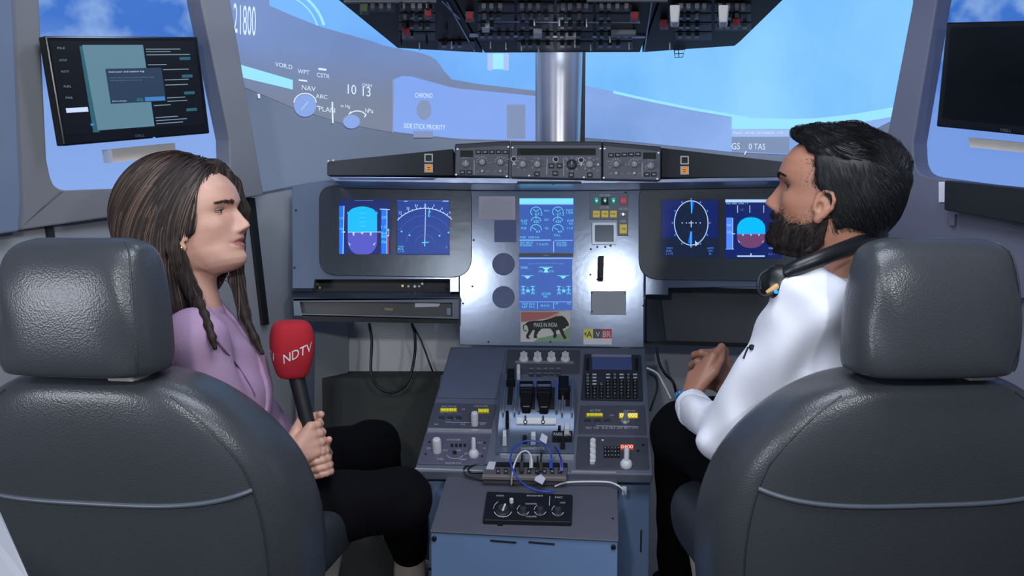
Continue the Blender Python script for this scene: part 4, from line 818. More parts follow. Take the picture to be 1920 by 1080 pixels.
# keypad unit
mk = module([(1096, 663), (1202, 665), (1206, 750), (1089, 748)], mat('keypad_body', (52, 56, 68), .45), 'keypad_unit', .006)
b = MB(); b.slab(PD, [(1110, 668), (1184, 669), (1185, 692), (1110, 691)], .006, .009, 0); b.slab(PD, [(1109, 664), (1184, 665), (1184, 668.5), (1109, 667.5)], .006, .011, 1); b.build('keypad_screen', [mat('keypad_lcd', (86, 100, 150), .15), mat('lcd_hood', (150, 156, 170), .4)], mk)
for s_x in (1102, 1194):
    for i in range(5):
        b = MB(); b.wedge(PD, rect(s_x - 3, 671 + 4.6 * i, s_x + 3, 674 + 4.6 * i), .006, .010, .9); b.build('line_key', M_blackink, mk)
letters = 'ABCDEFGHIJKLMNOPQRSTUVWXYZ/+'; li = 0
for r_ in range(8):
    y = 702 + 5.9 * r_
    for c_ in range(8):
        x = 1102 + 12.7 * c_ - (r_ - 4) * .12 * 0
        if c_ == 2 and r_ < 3: continue
        ch = letters[(r_ * 5 + c_ - 3) % 28] if c_ >= 3 and r_ > 1 else (str((r_ * 3 + c_) % 10) if r_ > 3 else ('-' if c_ % 2 else '='))
        b = MB(); b.wedge(PD, rect(x - 4.6, y - 2.2, x + 4.6, y + 2.2), .006, .010, .9, 0); b.text(PD, ch, x, y + 1.5, 3, .0106, 1, center=True); b.build('letter_key', [M_blackink, M_ink], mk, recalc=False)
m5 = module([(1088, 760), (1209, 760), (1213, 815), (1084, 812)], M_mod, 'radio_module'); m6 = module([(1083, 818), (1214, 820), (1218, 880), (1079, 878)], mat('transponder_module', (74, 76, 88), .5), 'transponder_module')
digits(m5, rect(1099, 774, 1131, 781), '888888', 'digit_window'); digits(m5, rect(1161, 774, 1196, 783), '000000', 'digit_window', mat('yellow_window_bright', (190, 170, 20), .4, emit=(200, 180, 20), es=.6), mat('white_digit', (255, 250, 200), .4, emit=(255, 250, 200), es=.6))
b = MB(); o = PD.pt(1172, 792, .003); b.lathe(o, PD.n, [(PD.sz(8, 1172, 792), 0), (PD.sz(9, 1172, 792), .006), (PD.sz(5, 1172, 792), .010), (PD.sz(3.5, 1172, 792), .03), (PD.sz(2, 1172, 792), .034)], 20); b.build('selector_knob', M_knobg, m5, smooth=40)
b = MB(); ptxt(b, 'ACTIVE', 1116, 772, 4.5, 20); ptxt(b, 'STBY/CRS', 1180, 772, 3.5, 22); ptxt(b, 'XFR', 1147, 780, 3, 8)
for x, s_ in ((1104, 'NAV'), (1118, 'VOR'), (1134, 'ILS'), (1148, 'MLS'), (1162, 'ADF'), (1176, 'BFO'), (1190, 'ON')): ptxt(b, s_, x, 804, 4, 11)
for x in (1102, 1120, 1138): ptxt(b, 'VHF', x, 793, 3, 9)
b.line(PD, [(1118, 798), (1197, 800)], 1, .0037); b.build('module_lettering', M_ink, m5, recalc=False)
for x in (1102, 1120, 1138):
    b = MB(); b.wedge(PD, rect(x - 6, 785, x + 6, 789.5), .003, .008, .9); b.build('push_key', M_bezel, m5)
b = MB(); o = PD.pt(1112, 848, .003)
r_ = PD.sz(6, 1112, 848)
for i in range(4): q = PD.pt(1111.5, 832 + 10.5 * i, .003); b.lathe(q, PD.n, [(r_, 0), (r_, .010), (r_ * .8, .014)], 18)
b.slab(PD, rect(1106.5, 830, 1115, 866), .003, .011); b.build('white_handle', M_white, m6, smooth=40)
pknob(m6, 1175, 860, 'lever', 10); digits(m6, rect(1163, 833, 1188, 842), '0400', 'digit_window', M_od, mat('pale_digit', (255, 210, 190), .4, emit=(255, 210, 190), es=.6))
for r_ in range(3):
    for c_ in range(5):
        b = MB(); x = 1135 + 6.2 * c_; y = 839 + 7 * r_; b.slab(PD, rect(x - 2.4, y - 2.6, x + 2.4, y + 2.6), .003, .008, 0); b.text(PD, str((r_ * 5 + c_) % 8), x, y + 1.6, 3.2, .0086, 1, center=True); b.build('digit_key', [M_blackink, M_ink], m6, recalc=False)
screws(PD, m6, [(1196, 845), (1206, 834)], 3, M_dark, .003); screws(PD, m6, [(1130, 825)], 2.2, M_white, .003)
# throttle quadrant: raised curved block
TQ = [(942, 712), (1078, 712), (1075, 850), (930, 848)]
qs = mat('quadrant_metal', (110, 124, 148), .35, metal=.4, var=.06); M_rib = mat('ribbed_rim', (150, 160, 182), .3, metal=.7)
def qx(u, v): return quadmap(TQ, u, v)
def hump(v): return .006 + .045 * max(0, math.sin(math.pi * min(1, max(0, (v + .12) / .9))))**1.2 if v < .78 else .006 + .045 * max(0, math.sin(math.pi * (.9 / .9)))**1.2 + .004
def hump(v): return .010 + .046 * (0.5 + 0.5 * math.cos(math.pi * min(1, abs(v - .25) / .62)))
b = MB(); nv = 24; rowsV = []
for j in range(nv + 1):
    v = j / nv
    for u in (0, 1): x, y = qx(u, v); rowsV += [PD.pt(x, y, hump(v)) - PD.n * hump(v), PD.pt(x, y, hump(v))]
F = []
for j in range(nv):
    a = j * 4; c_ = a + 4; F += [(a + 1, a + 3, c_ + 3, c_ + 1), (a, a + 1, c_ + 1, c_), (a + 3, a + 2, c_ + 2, c_ + 3)]
F += [(0, 2, 3, 1), (nv * 4, nv * 4 + 1, nv * 4 + 3, nv * 4 + 2)]
b.add(rowsV, F); tq = b.build('throttle_quadrant', qs, ped, smooth=40)
def qstrip(par, u0, u1, v0, v1, dh, m, nm, n_=12, base=0.0):
    b = MB(); V = []; F = []
    for j in range(n_ + 1):
        v = v0 + (v1 - v0) * j / n_
        for u in (u0, u1): x, y = qx(u, v); V += [PD.pt(x, y, hump(v) + dh) - PD.n * (dh - base), PD.pt(x, y, hump(v) + dh)]
    for j in range(n_): a = j * 4; c_ = a + 4; F += [(a + 1, a + 3, c_ + 3, c_ + 1), (a, a + 1, c_ + 1, c_), (a + 3, a + 2, c_ + 2, c_ + 3)]
    F += [(0, 2, 3, 1), (n_ * 4, n_ * 4 + 1, n_ * 4 + 3, n_ * 4 + 2)]; b.add(V, F); return b.build(nm, m, par, smooth=40)
for u in (.035, .19, .83, .965): qstrip(tq, u, u + .02, .0, .45, .012, M_rib, 'trim_wheel_rim')
qstrip(tq, .245, .27, .0, .42, .010, M_rib, 'lever_rail'); qstrip(tq, .505, .55, .0, .42, .004, M_rib, 'lever_rail'); qstrip(tq, .755, .775, .0, .42, .010, M_rib, 'lever_rail')
for u0, u1, v0, v1 in ((.09, .16, .05, .34), (.33, .47, .1, .40), (.60, .73, .1, .40), (.88, .94, .08, .36)): qstrip(tq, u0, u1, v0, v1, .0012, M_dark, 'lever_slot')
# thrust levers
M_lev = mat('lever_black', (16, 14, 16), .35)
def lever(px0, w0, w1, ytop, ybot, hb, ht, nm, lip):
    b = MB(); n_ = 6
    for (ya, yb_, wa, wb, ha, hb_) in ((ytop, ytop + (ybot - ytop) * .45, w0, w0, ht, ht * .97), (ytop + (ybot - ytop) * .42, ybot, w0 * .95, w1, ht * .95, hb)):
        q = [(px0 - wa / 2, ya), (px0 + wa / 2, ya), (px0 + wb / 2, yb_), (px0 - wb / 2, yb_)]
        top_ = [PD.pt(*PDl(q[i][0], q[i][1], [ha, ha, hb_, hb_][i])) for i in range(4)]
        b.prism([p - PD.n * .022 for p in top_], top_)
    o = b.build(nm, M_lev, tq, bevel=.003)
    if lip:
        b = MB(); q = [(px0 - w0 * .45, ytop + 9), (px0 + w0 * .45, ytop + 9), (px0 + w0 * .45, ytop + 12.5), (px0 - w0 * .45, ytop + 12.5)]
        tp = [PD.pt(*PDl(x, y, ht)) for x, y in q]; b.prism(tp, [p + PD.n * .004 for p in tp]); b.build('grip_edge', M_rib, o, bevel=.001)
def PDl(px, py, h):   # pixel that lies over (px, py) once raised by h
    return (px, py, h)
lever(987, 26, 16, 713, 763, .066, .085, 'thrust_lever', True); lever(1020, 28, 16, 713, 764, .066, .085, 'thrust_lever', True)
def knobbox(x, y, wx, hy, h0, h1, m, nm, par=tq, k=.85, bev=.003): b = MB(); b.wedge(PD, rect(x - wx / 2, y - hy / 2, x + wx / 2, y + hy / 2), h0, h1, k); return b.build(nm, m, par, bevel=bev)
knobbox(958, 700, 17, 24, .03, .075, M_lev, 'speedbrake_lever'); knobbox(1057, 716, 21, 28, .045, .09, M_lev, 'flap_lever', k=.9)
knobbox(972, 690, 8, 20, .01, .05, M_white, 'white_lever', k=.8)
knobbox(951, 780, 7, 26, .04, .062, M_lev, 'trim_pointer')
qstrip(tq, .24, .76, .52, .60, .004, M_white, 'white_placard')
for x in (985, 1018):
    b = MB(); o = PD.pt(x, 793, hump(.58)); r_ = PD.sz(4.5, x, 793); b.lathe(o, PD.n, [(r_, 0), (r_, .006), (r_ * .5, .008), (r_ * .45, .022), (r_ * .2, .024)], 14); b.build('engine_master_switch', mat('bright_steel', (205, 210, 218), .25, metal=.9), tq, smooth=40)
for x, y, w_, h_ in ((946, 812, 8, 14), (1063, 798, 10, 13), (1000, 813, 10, 9)): knobbox(x, y, w_, h_, .012, .042, M_white, 'white_switch', bev=.001)
for x, y, w_ in ((1049, 799, 6), (984, 817, 9)): knobbox(x, y, w_, 4, .012, .034, M_dark, 'black_switch', bev=.0005)
b = MB(); b.slab(PD, rect(1036, 808, 1073, 821), .012, .026, 0); b.text(PD, 'PARK BRK', 1054.5, 817, 6, .0266, 1, width=33, center=True); b.wedge(PD, rect(1051, 818, 1060, 826), .012, .040, .7, 0); b.build('parking_brake', [M_dark, M_ink], tq)
b = MB(); b.text(PD, 'EMERGENCY STOP', 999, 843, 4, .0135, width=44, center=True); b.build('quadrant_lettering', M_ink, tq, recalc=False)
b = MB(); b.slab(PD, [(936, 850), (1076, 852), (1076, 856), (940, 853)], .0, .010); b.build('worn_edge', M_bright, ped)

# ================================================================ LOWER BOX
lb_a = P(980, 1003, 1.95); lb_b = P(1000, 887, 2.175); dv = unit([0, lb_b[1] - lb_a[1], lb_b[2] - lb_a[2]]); LB = Surf(lb_a, [0, -dv[2], dv[1]])
box = thing('cabinet', 'low blue-grey cabinet box in front of the pedestal with two vent slots', 'cabinet', (lb_a[0], 2.05, 0))
q = [(842, 880), (1157, 887), (1160, 1014), (806, 996)]
b = MB(); tp = [LB.pt(*p) for p in q]; b.prism([p - LB.n * .004 for p in tp], tp); b.build('lid', mat('lid_grey', (90, 92, 104), .5, var=.05), box, bevel=.0015)
fl = LB.pt(808, 997, -.004); fr = LB.pt(1158, 1014, -.004); bl_ = LB.pt(846, 882, -.004); br = LB.pt(1155, 888, -.004)
b = MB(); b.prism([(fl[0], fl[1], 0), (fr[0], fr[1], 0), (br[0], br[1], 0), (bl_[0], bl_[1], 0)], [fl, fr, br, bl_]); b.build('casing', mat('cabinet_blue', (104, 130, 168), .45, var=.03), box, bevel=.0015)
nf = unit([fr[1] - fl[1], -(fr[0] - fl[0]), 0]); FB = Surf(fl, nf if nf[1] < 0 else -nf)
for x0, y0, x1, y1 in ((919, 1012, 968, 1016), (991, 1015, 1040, 1019)):
    b = MB(); b.slab(FB, [(x0, y0), (x1, y1), (x1, y1 + 3.5), (x0, y0 + 3.5)], 0, .0015); b.build('vent_slot', M_dark, box)
for x, y in ((814, 1010), (1150, 1026)):
    b = MB(); b.knob(FB, x, y, 5, .005, 0, 14); b.build('quarter_turn_catch', M_screw, box, smooth=40)
screws(LB, box, [(1149, 972)], 2); screws(Surf([0, 2.19, 0], [0, -1, 0]), ped, [(806, 1067)], 3)
# audio control box on the lid
ac = thing('audio_mixer', 'small black box with four dials set in the cabinet lid', 'control box', LB.pt(990, 978))
b = MB(); b.slab(LB, rpoly([(913, 921), (1074, 927), (1072, 979), (905, 975)], 3, 3), 0, .012); b.build('case', mat('mixer_black', (24, 25, 32), .4), ac, bevel=.002)
for x, y, r_ in ((943, 954, 14), (981, 956, 9), (1013, 956, 9), (1046, 957, 9)):
    b = MB(); b.knob(LB, x, y, r_ * .72, .014, 0, 20, skirt=1.2, h0=.012); b.build('dial', mat('dial_grey', (58, 58, 62), .4), ac, smooth=40)
    b = MB(); b.line(LB, arc(x, y, r_ * 1.25, r_ * 1.1, 200, 340, 10), 1.3, .0126); b.line(LB, arc(x, y, r_ * 1.25, r_ * 1.1, 120, 180, 4), 1, .0126); b.build('dial_scale', M_ink, ac, recalc=False)
b = MB()
for s_, x, y, w_ in (('POWER', 938, 931, 14), ('PHONES', 1003, 931, 30), ('MIC', 1048, 934, 14), ('LEVEL', 942, 969, 12), ('VOLUME', 996, 970, 20), ('VOX', 1055, 944, 10), ('CHANNEL', 996, 946, 22)): b.text(LB, s_, x, y, 3, .0126, width=w_, center=True)
b.line(LB, [(1031, 930), (1030, 948)], 1, .0126); b.build('case_lettering', M_ink, ac, recalc=False)
b = MB(); b.knob(LB, 959, 938, 4, .010, h0=.012); b.build('small_switch', M_white, ac, smooth=40)
b = MB(); b.slab(LB, [(946, 944), (949, 944), (944, 957), (941, 957)], .026, .028); b.build('dial_pointer', M_white, ac)
for x in (938, 1054):
    b = MB(); b.slab(LB, rect(x - 5, 974, x + 5, 981), .0, .008); b.build('case_foot', M_dark, ac)
# usb hub bar
HB = Surf(LB.pt(980, 900, .012), LB.n)
hub = thing('usb_hub', 'long grey USB hub bar with many sockets lying behind the black dial box', 'usb hub', LB.pt(980, 905))
b = MB(); q = [(916, 872), (1064, 874), (1062, 893), (904, 889)]; b.slab(LB, q, .002, .030); b.build('bar', mat('hub_grey', (96, 92, 98), .45), hub, bevel=.002)
b = MB(); b.slab(LB, [(904, 889), (1062, 893), (1062, 897), (904, 893)], .024, .033); b.build('front_edge', mat('hub_edge', (160, 152, 148), .35, metal=.4), hub, bevel=.001)
for i in range(9):
    b = MB(); x = 934 + 14.5 * i; b.slab(LB, rect(x - 3.6, 879, x + 3.6, 888), .030, .0308, 0); b.slab(LB, rect(x - 2, 881.5, x + 2, 885), .0308, .0316, 1); b.build('socket', [M_dark, M_knobg], hub)
b = MB(); b.slab(LB, [(917, 865), (930, 866), (926, 880), (911, 879)], .030, .0312); b.build('white_sticker', M_card, hub)
b = MB(); b.slab(LB, [(931, 866), (1064, 868), (1064, 874), (929, 873)], .0, .034); b.build('back_rim', M_dark, hub)
# cables
def bez(pts, n=10):
    P_ = [np.array(p, float) for p in pts]; P_ = [2 * P_[0] - P_[1]] + P_ + [2 * P_[-1] - P_[-2]]; out = []
    for i in range(1, len(P_) - 2):
        for t in np.linspace(0, 1, n, endpoint=False):
            a, b_, c_, d_ = P_[i - 1:i + 3]; out.append(.5 * ((2 * b_) + (c_ - a) * t + (2 * a - 5 * b_ + 4 * c_ - d_) * t * t + (3 * b_ - a - 3 * c_ + d_) * t**3))
    out.append(P_[-2]); return np.array(out)
def cable(name, label, pts, r_, m, cat='cable', group=None):
    t = thing(name, label, cat, pts[0], group); b = MB(); b.tube(bez(pts), r_, 8); b.build('cord', m, t, smooth=60); return t
def L(x, y, h): return LB.pt(x, y, h)
M_blue = mat('blue_cord', (54, 84, 190), .4); M_wcord = mat('white_cord', (224, 226, 232), .4); M_bcord = mat('black_cord', (18, 18, 20), .45)
def plug(t, p, d, m, nm='plug', s=(.0045, .009, .022)):
    b = MB(); p = np.asarray(p); d = unit(d); e = unit(np.cross(d, LB.n)); n_ = np.cross(e, d)
    q = [p + e * a * s[1] / 2 + n_ * c_ * s[0] / 2 for a, c_ in ((-1, -1), (1, -1), (1, 1), (-1, 1))]; b.prism(q, [v + d * s[2] for v in q]); b.build(nm, m, t, bevel=.001)
t = cable('blue_cable', 'blue USB cable looping from the quadrant over the hub and black dial box', [L(1034, 872, .035), L(1032, 850, .06), L(1018, 832, .075), L(990, 826, .08), L(966, 838, .075), L(957, 862, .07), L(965, 888, .06), L(985, 910, .035), L(1010, 920, .022), L(1030, 922, .018), L(1040, 920, .016)], .0024, M_blue)
plug(t, L(1033, 878, .035), LB.n * .3 + [0, .1, 0] + [0, 0, .1], MATS['blue_cord'])
t = cable('blue_cable', 'short blue plug lead standing at the right end of the hub', [L(1053, 878, .04), L(1052, 862, .055), L(1046, 846, .06), L(1040, 838, .05)], .0022, mat('deep_blue', (40, 48, 150), .4)); plug(t, L(1053, 884, .035), [0, .1, .15], MATS['deep_blue'])
t = cable('white_cable', 'white USB cable arching over the middle of the hub', [L(996, 876, .05), L(996, 858, .065), L(988, 846, .07), L(975, 850, .07), L(964, 872, .06), L(960, 895, .035), L(959, 908, .012)], .0022, M_wcord); plug(t, L(996, 878, .036), [0, .05, .2], M_white)
t = cable('white_cable', 'white network cable lying across the cabinet lid to its right edge', [L(1040, 912, .006), L(1060, 905, .012), L(1100, 903, .014), L(1140, 904, .014), L(1158, 910, .014), L(1168, 918, .004), L(1172, 925, -.012)], .0024, M_wcord); plug(t, L(1170, 927, -.020), [0, -.02, .2], mat('clear_plug', (190, 200, 214), .2), s=(.008, .011, .02))
t = cable('black_cable', 'black lead looping from the left end of the hub', [L(908, 884, .01), L(880, 874, .02), L(870, 880, .02), L(876, 892, .01), L(900, 899, .006), L(930, 902, .004)], .0024, M_bcord)
t = cable('black_cable', 'second black lead lying in a tight loop left of the hub', [L(915, 872, .02), L(890, 872, .022), L(878, 880, .02), L(884, 886, .018), L(905, 886, .016)], .0024, M_bcord)
for i, x in enumerate((978, 1014)):
    t = cable('black_cable', ['black USB lead plugged in left of the white plug', 'black USB lead plugged in right of the white plug'][i], [L(x, 882, .035), L(x, 866, .05), L(x + 1, 852, .045), L(x + 2, 848, .03)], .002, M_bcord); plug(t, L(x, 884, .035), [0, .05, .2], M_dark)
t = cable('black_cable', 'black lead with a folded white tag hanging over the front of the hub', [L(1008, 856, .04), L(1008, 872, .05), L(1010, 890, .036), L(1010, 904, .008)], .0022, M_bcord)
b = MB(); b.slab(LB, [(1004, 894), (1014, 889), (1023, 897), (1017, 908), (1002, 900)], .034, .036); b.build('paper_tag', M_card, t)
b = MB(); pts = [L(1016, 813, .09), L(1027, 820, .086), L(1024, 833, .08), L(1012, 826, .084)]; b.prism(pts, [p + LB.n * .002 for p in pts], 0)
for i in range(3): a_ = L(1014.5 + 2 * i, 818 + 4 * i, .0925); c_ = L(1023 + .8 * i, 822 + 4 * i, .0925); 
b.build('paper_tag', M_card, label='white folded paper tag on the blue cable loop', cat='tag')
# cables under the left tray, at right of the pedestal
t = cable('black_cable', 'long black cable hanging in a deep loop below the document tray', [P(692, 606, 2.8), P(697, 640, 2.8), P(696, 700, 2.78), P(712, 728, 2.76), P(740, 735, 2.76), P(765, 715, 2.76), P(777, 670, 2.78), P(778, 630, 2.8), P(772, 606, 2.8)], .0045, M_bcord)
t = cable('black_cable', 'thin straight black cable hanging right of the deep loop', [P(772, 606, 2.81), P(790, 640, 2.8), P(805, 680, 2.78), P(811, 696, 2.76)], .003, M_bcord)
t = cable('white_cable', 'white lead curving out beside the keypad edge of the pedestal', [P(1213, 690, 2.5), P(1232, 700, 2.48), P(1245, 722, 2.46), P(1258, 748, 2.44)], .003, M_wcord)
t = cable('black_cable', 'black cable dropping from under the knee board', [P(1231, 652, 2.7), P(1236, 680, 2.68), P(1248, 702, 2.66), P(1262, 716, 2.64), P(1268, 740, 2.64)], .004, M_bcord)
t = cable('black_cable', 'black lead with a white tip at the right edge of the pedestal', [P(1218, 700, 2.46), P(1230, 710, 2.44), P(1232, 730, 2.42), P(1224, 755, 2.4), P(1219, 770, 2.38)], .003, M_bcord)
# slab in the lower left corner
b = MB(); q = [P(-90, 900, 1.05), P(2, 958, 1.05), P(56, 1080, .99), P(100, 1180, .95), P(-90, 1180, .95)]; b.prism(q, [p + np.array([-.03, .03, 0]) for p in q]); b.build('side_console', mat('console_grey', (150, 152, 160), .5), bevel=.004, label='pale grey slab corner at the lower left, before the left seat', cat='console')
# ================================================================ SEATS
M_lea = mat('grey_leather', (62, 65, 69), .3, var=.05, vscale=6, bump=.16, bscale=330, btype='VORONOI')
M_leb = mat('grey_leather_side', (50, 54, 60), .4, var=.05, vscale=6, bump=.16, bscale=330, btype='VORONOI')
M_pipe = mat('leather_piping', (86, 92, 102), .35)
M_cream = mat('cream_plastic', (196, 184, 166), .55, var=.05)
def interp_rows(rows, z): r = np.array(rows); return [float(np.interp(z, r[:, 0], r[:, i])) for i in range(1, r.shape[1])]
def smooth_rows(rows, n):
    r = np.array(rows, float); P_ = np.vstack([2 * r[0] - r[1], r, 2 * r[-1] - r[-2]]); out = []
    for i in range(1, len(P_) - 2):
        for t in np.linspace(0, 1, n, endpoint=False):
            a, b_, c_, d_ = P_[i - 1:i + 3]; out.append(.5 * ((2 * b_) + (c_ - a) * t + (2 * a - 5 * b_ + 4 * c_ - d_) * t * t + (3 * b_ - a - 3 * c_ + d_) * t**3))
    out.append(r[-1]); return np.array(out)
def ringpt(row, th, n):
    z, W, yb, yf = row; c = math.cos(th); s = math.sin(th); x = W * math.copysign(abs(c)**(2 / n), c); D = (yf - yb) / 2
    y = (yf + yb) / 2 + D * math.copysign(abs(s)**(2 / n), s)
    return np.array([x, y, z])
BACK = smooth_rows([(.46, .255, .10, .33), (.56, .285, .08, .35), (.68, .310, .055, .35), (.80, .318, .035, .33), (.90, .305, .02, .29), (.97, .275, .01, .25), (1.03, .225, .006, .21), (1.068, .17, .010, .18), (1.088, .115, .03, .15), (1.094, .05, .05, .12)], 5)
HEAD = smooth_rows([(1.092, .080, .0, .09), (1.096, .116, -.026, .100), (1.106, .128, -.036, .106), (1.14, .131, -.042, .108), (1.20, .129, -.043, .104), (1.25, .124, -.038, .096), (1.285, .117, -.027, .086), (1.302, .104, -.010, .070), (1.311, .078, .012, .055)], 5)
def make_seat(rock, label):
    t = thing('pilot_seat', label, 'seat')
    def loft(rows, n, N, name, m, wr=0.0, half=None):
        b = MB(); V = []; K = len(rows)
        for row in rows:
            for i in range(N):
                p = ringpt(row, 2 * math.pi * i / N, n)
                if wr: 
                    p[1] += wr * math.sin(p[0] * 70 + p[2] * 45) * math.exp(-((abs(p[0]) - .12) / .03)**2) * (1 if p[1] < .03 else .3)
                V.append(p)
        F = [(j * N + i, j * N + (i + 1) % N, (j + 1) * N + (i + 1) % N, (j + 1) * N + i) for j in range(K - 1) for i in range(N)] + [tuple(reversed(range(N))), tuple(range((K - 1) * N, K * N))]
        b.add(V, F); o = b.build(name, m, t, smooth=70); return o
    loft(BACK, 3.4, 72, 'backrest', M_lea); h = loft(HEAD, 3.7, 64, 'headrest', M_lea, .0035)
    # seams and piping laid on the surface
    b = MB(); pts = []
    zs = np.linspace(0, 1, 40)
    for u in zs:
        th = R(-143 + (180 - 74) * u) ; z = .905 - .026 * math.sin(math.pi * u); row = [z] + interp_rows(BACK, z); p = ringpt(row, th, 3.4); pts.append(p + np.array([0, -.001, 0]))
    b.tube(pts, .0042, 8); b.build('piping', M_pipe, t, smooth=60)
    for sg in (-1, 1):
        b = MB(); pts = []
        for z in np.linspace(.50, 1.062, 44):
            row = [z] + interp_rows(BACK, z); th = R(-90 + sg * (53 - 10 * max(0, (z - .95) / .12))); pts.append(ringpt(row, th, 3.4) + np.array([0, -.0004, 0]))
        b.tube(pts, .0016, 6); b.build('seam', M_leb, t, smooth=60)
    b = MB(); pts = []
    for z in np.linspace(1.103, 1.306, 30): row = [z] + interp_rows(HEAD, z); pts.append(ringpt(row, R(-34), 3.7))
    b.tube(pts, .0014, 6); b.build('seam', M_leb, h, smooth=60)
    for x in (-.06, .075):
        b = MB(); b.lathe((x, .06, 1.07), (0, 0, 1), [(.007, 0), (.007, .05)], 14); b.build('headrest_post', MATS['bright_steel'], t, smooth=40)
    b = MB(); b.bx(.052, .098, .0, .075, 1.086, 1.101); b.build('post_guide', M_cream, t, bevel=.004)
    # cushion and base
    cus = smooth_rows([(.612, .20, .22, .66), (.620, .245, .20, .69), (.65, .265, .19, .71), (.70, .27, .19, .71), (.733, .255, .20, .69), (.745, .21, .24, .65)], 4)
    loft(cus, 4, 48, 'seat_cushion', M_leb)
    bs = smooth_rows([(.0, .20, .18, .62), (.2, .19, .20, .62), (.38, .205, .18, .60), (.50, .225, .18, .63), (.618, .24, .19, .67)], 3)
    loft(bs, 4, 40, 'base_shell', M_cream)
    return t
seatL = make_seat(0, 'left pilot seat of grey leather, headrest catching a bright highlight')
seatR = copy_tree(seatL); seatR['label'] = 'right pilot seat of grey leather, behind the man in the white shirt'
for s_ in (seatL, seatR): s_['group'] = 'pilot seats'
seatL.location = (-.690, 1.42, 0); seatL.rotation_euler = (0, 0, R(-9))
seatR.location = (.67, 1.41, 0); seatR.rotation_euler = (0, 0, R(5)); seatR.scale = (1, 1, 1)

# ================================================================ PEOPLE
def curve(tab, z): t = np.array(tab, float); return np.interp(z, t[:, 0], t[:, 1])
ZC = np.array([-.004, 0, .004, .010, .020, .034, .043, .050, .057, .066, .070, .076, .083, .095, .108, .116, .126, .14, .16, .18, .195, .208, .216, .221, .2245])
FRONT = np.array([.045, .066, .078, .087, .0915, .087, .0925, .0885, .0945, .0915, .1025, .1135, .1125, .1050, .0985, .094, .0985, .0995, .096, .085, .071, .052, .035, .018, 0])
BASE = np.array([.045, .066, .078, .086, .0895, .0865, .086, .0865, .087, .088, .088, .088, .088, .088, .0885, .090, .095, .0985, .096, .085, .071, .052, .035, .018, 0])
BACKC = np.array([.055, .047, .032, .014, -.010, -.034, -.046, -.055, -.066, -.072, -.075, -.079, -.084, -.091, -.096, -.098, -.100, -.101, -.098, -.089, -.078, -.061, -.043, -.026, -.005])
HALF = np.array([.012, .022, .030, .038, .045, .052, .056, .058, .060, .062, .063, .064, .066, .069, .071, .072, .073, .0745, .0735, .068, .060, .047, .033, .018, .004])
def head_field(p, male=False):
    x, y, z = p[:, 0], p[:, 1], p[:, 2]; ax = np.abs(x)
    g = lambda T: np.interp(z, ZC, T)
    fr = g(BASE); mid = g(FRONT) - fr; bk = g(BACKC); w_ = g(HALF) * (1.06 if male else 1.0)
    sig = np.interp(z, [0, .03, .05, .064, .070, .078, .09, .11, .125, .15], [.028, .022, .021, .020, .0125, .0105, .0085, .0075, .016, .05])
    pw = np.interp(z, [.064, .07], [3.0, 2.2])
    bump = mid * np.exp(-(ax / sig)**pw)
    bump += .0085 * np.exp(-((ax - .0125) / .006)**2 - ((z - .0725) / .007)**2)                 # nostril wings
    bump -= .0110 * np.exp(-((ax - .031) / .015)**2 - ((z - .113) / .0095)**2)                # eye sockets
    bump += (.004 if male else .0025) * np.exp(-((ax - .03) / .02)**2 - ((z - .130) / .006)**2)
    bump += .006 * np.exp(-((ax - .048) / .016)**2 - ((z - .086) / .016)**2)
    bump -= .004 * np.exp(-((ax - .045) / .012)**2 - ((z - .055) / .016)**2)
    bump -= .0030 * np.exp(-(ax / .024)**4 - ((z - .0500) / .0016)**2)                        # mouth line
    bump -= .0018 * np.exp(-((ax - .025) / .003)**2 - ((z - .049) / .004)**2)
    yc = np.interp(z, [0, .05, .1, .15, .2245], [.028, .0, -.012, -.010, -.006])
    yy = y - np.where(y > yc, bump, 0)
    a = np.where(yy > yc, np.maximum(fr - yc, .006), np.maximum(yc - bk, .006))
    n_ = np.where(yy > yc, np.interp(z, [0, .05, .12, .2245], [1.95, 2.0, 2.3, 2.1]), 2.15)
    k = (np.power(ax / w_, n_) + np.power(np.abs(yy - yc) / a, n_) + 1e-9)**(1 / n_)
    f = (k - 1) * np.minimum(w_, a)
    f = np.maximum(f, z - .2245); f = np.maximum(f, -.001 - z)
    return f
def ear_field(p, s=1):
    c = lambda a, b_, r0_, r1_: f_cap(p, (s * a[0], a[1], a[2]), (s * b_[0], b_[1], b_[2]), r0_, r1_)
    pts = [(.070, .002, .092), (.076, .000, .108), (.081, -.010, .118), (.085, -.022, .116), (.086, -.028, .104), (.083, -.026, .090), (.078, -.016, .076), (.073, -.006, .068)]
    f = c(pts[0], pts[1], .0030, .0032)
    for i in range(1, len(pts) - 1): f = smin(f, c(pts[i], pts[i + 1], .0034, .0034), .002)
    f = smin(f, f_ell(p, (s * .076, -.010, .094), (.0045, .016, .022)), .004)
    f = smin(f, f_ell(p, (s * .073, -.007, .070), (.0045, .008, .009)), .004)                 # lobe
    f = smin(f, c((.076, -.018, .110), (.078, -.014, .088), .0026, .0026), .003)
    f = smin(f, c((.071, .004, .090), (.072, .004, .082), .004, .003), .003)                  # tragus
    f = np.maximum(f, -f_ell(p, (s * .083, -.006, .090), (.008, .007, .010)))
    return f
def frame(o, face, pitch=0, roll=0):
    """columns: the person's right, face, up"""
    f = unit([face[0], face[1], 0]); u = np.array([0, 0, 1.0]); f2 = f * math.cos(pitch) + u * math.sin(pitch); u2 = u * math.cos(pitch) - f * math.sin(pitch)
    r_ = np.cross(f2, u2); u3 = u2 * math.cos(roll) + r_ * math.sin(roll); r3 = np.cross(f2, u3)
    M = np.stack([r3, f2, u3], 1); o = np.asarray(o, float)
    return (lambda p: o + np.asarray(p) @ M.T), M, o
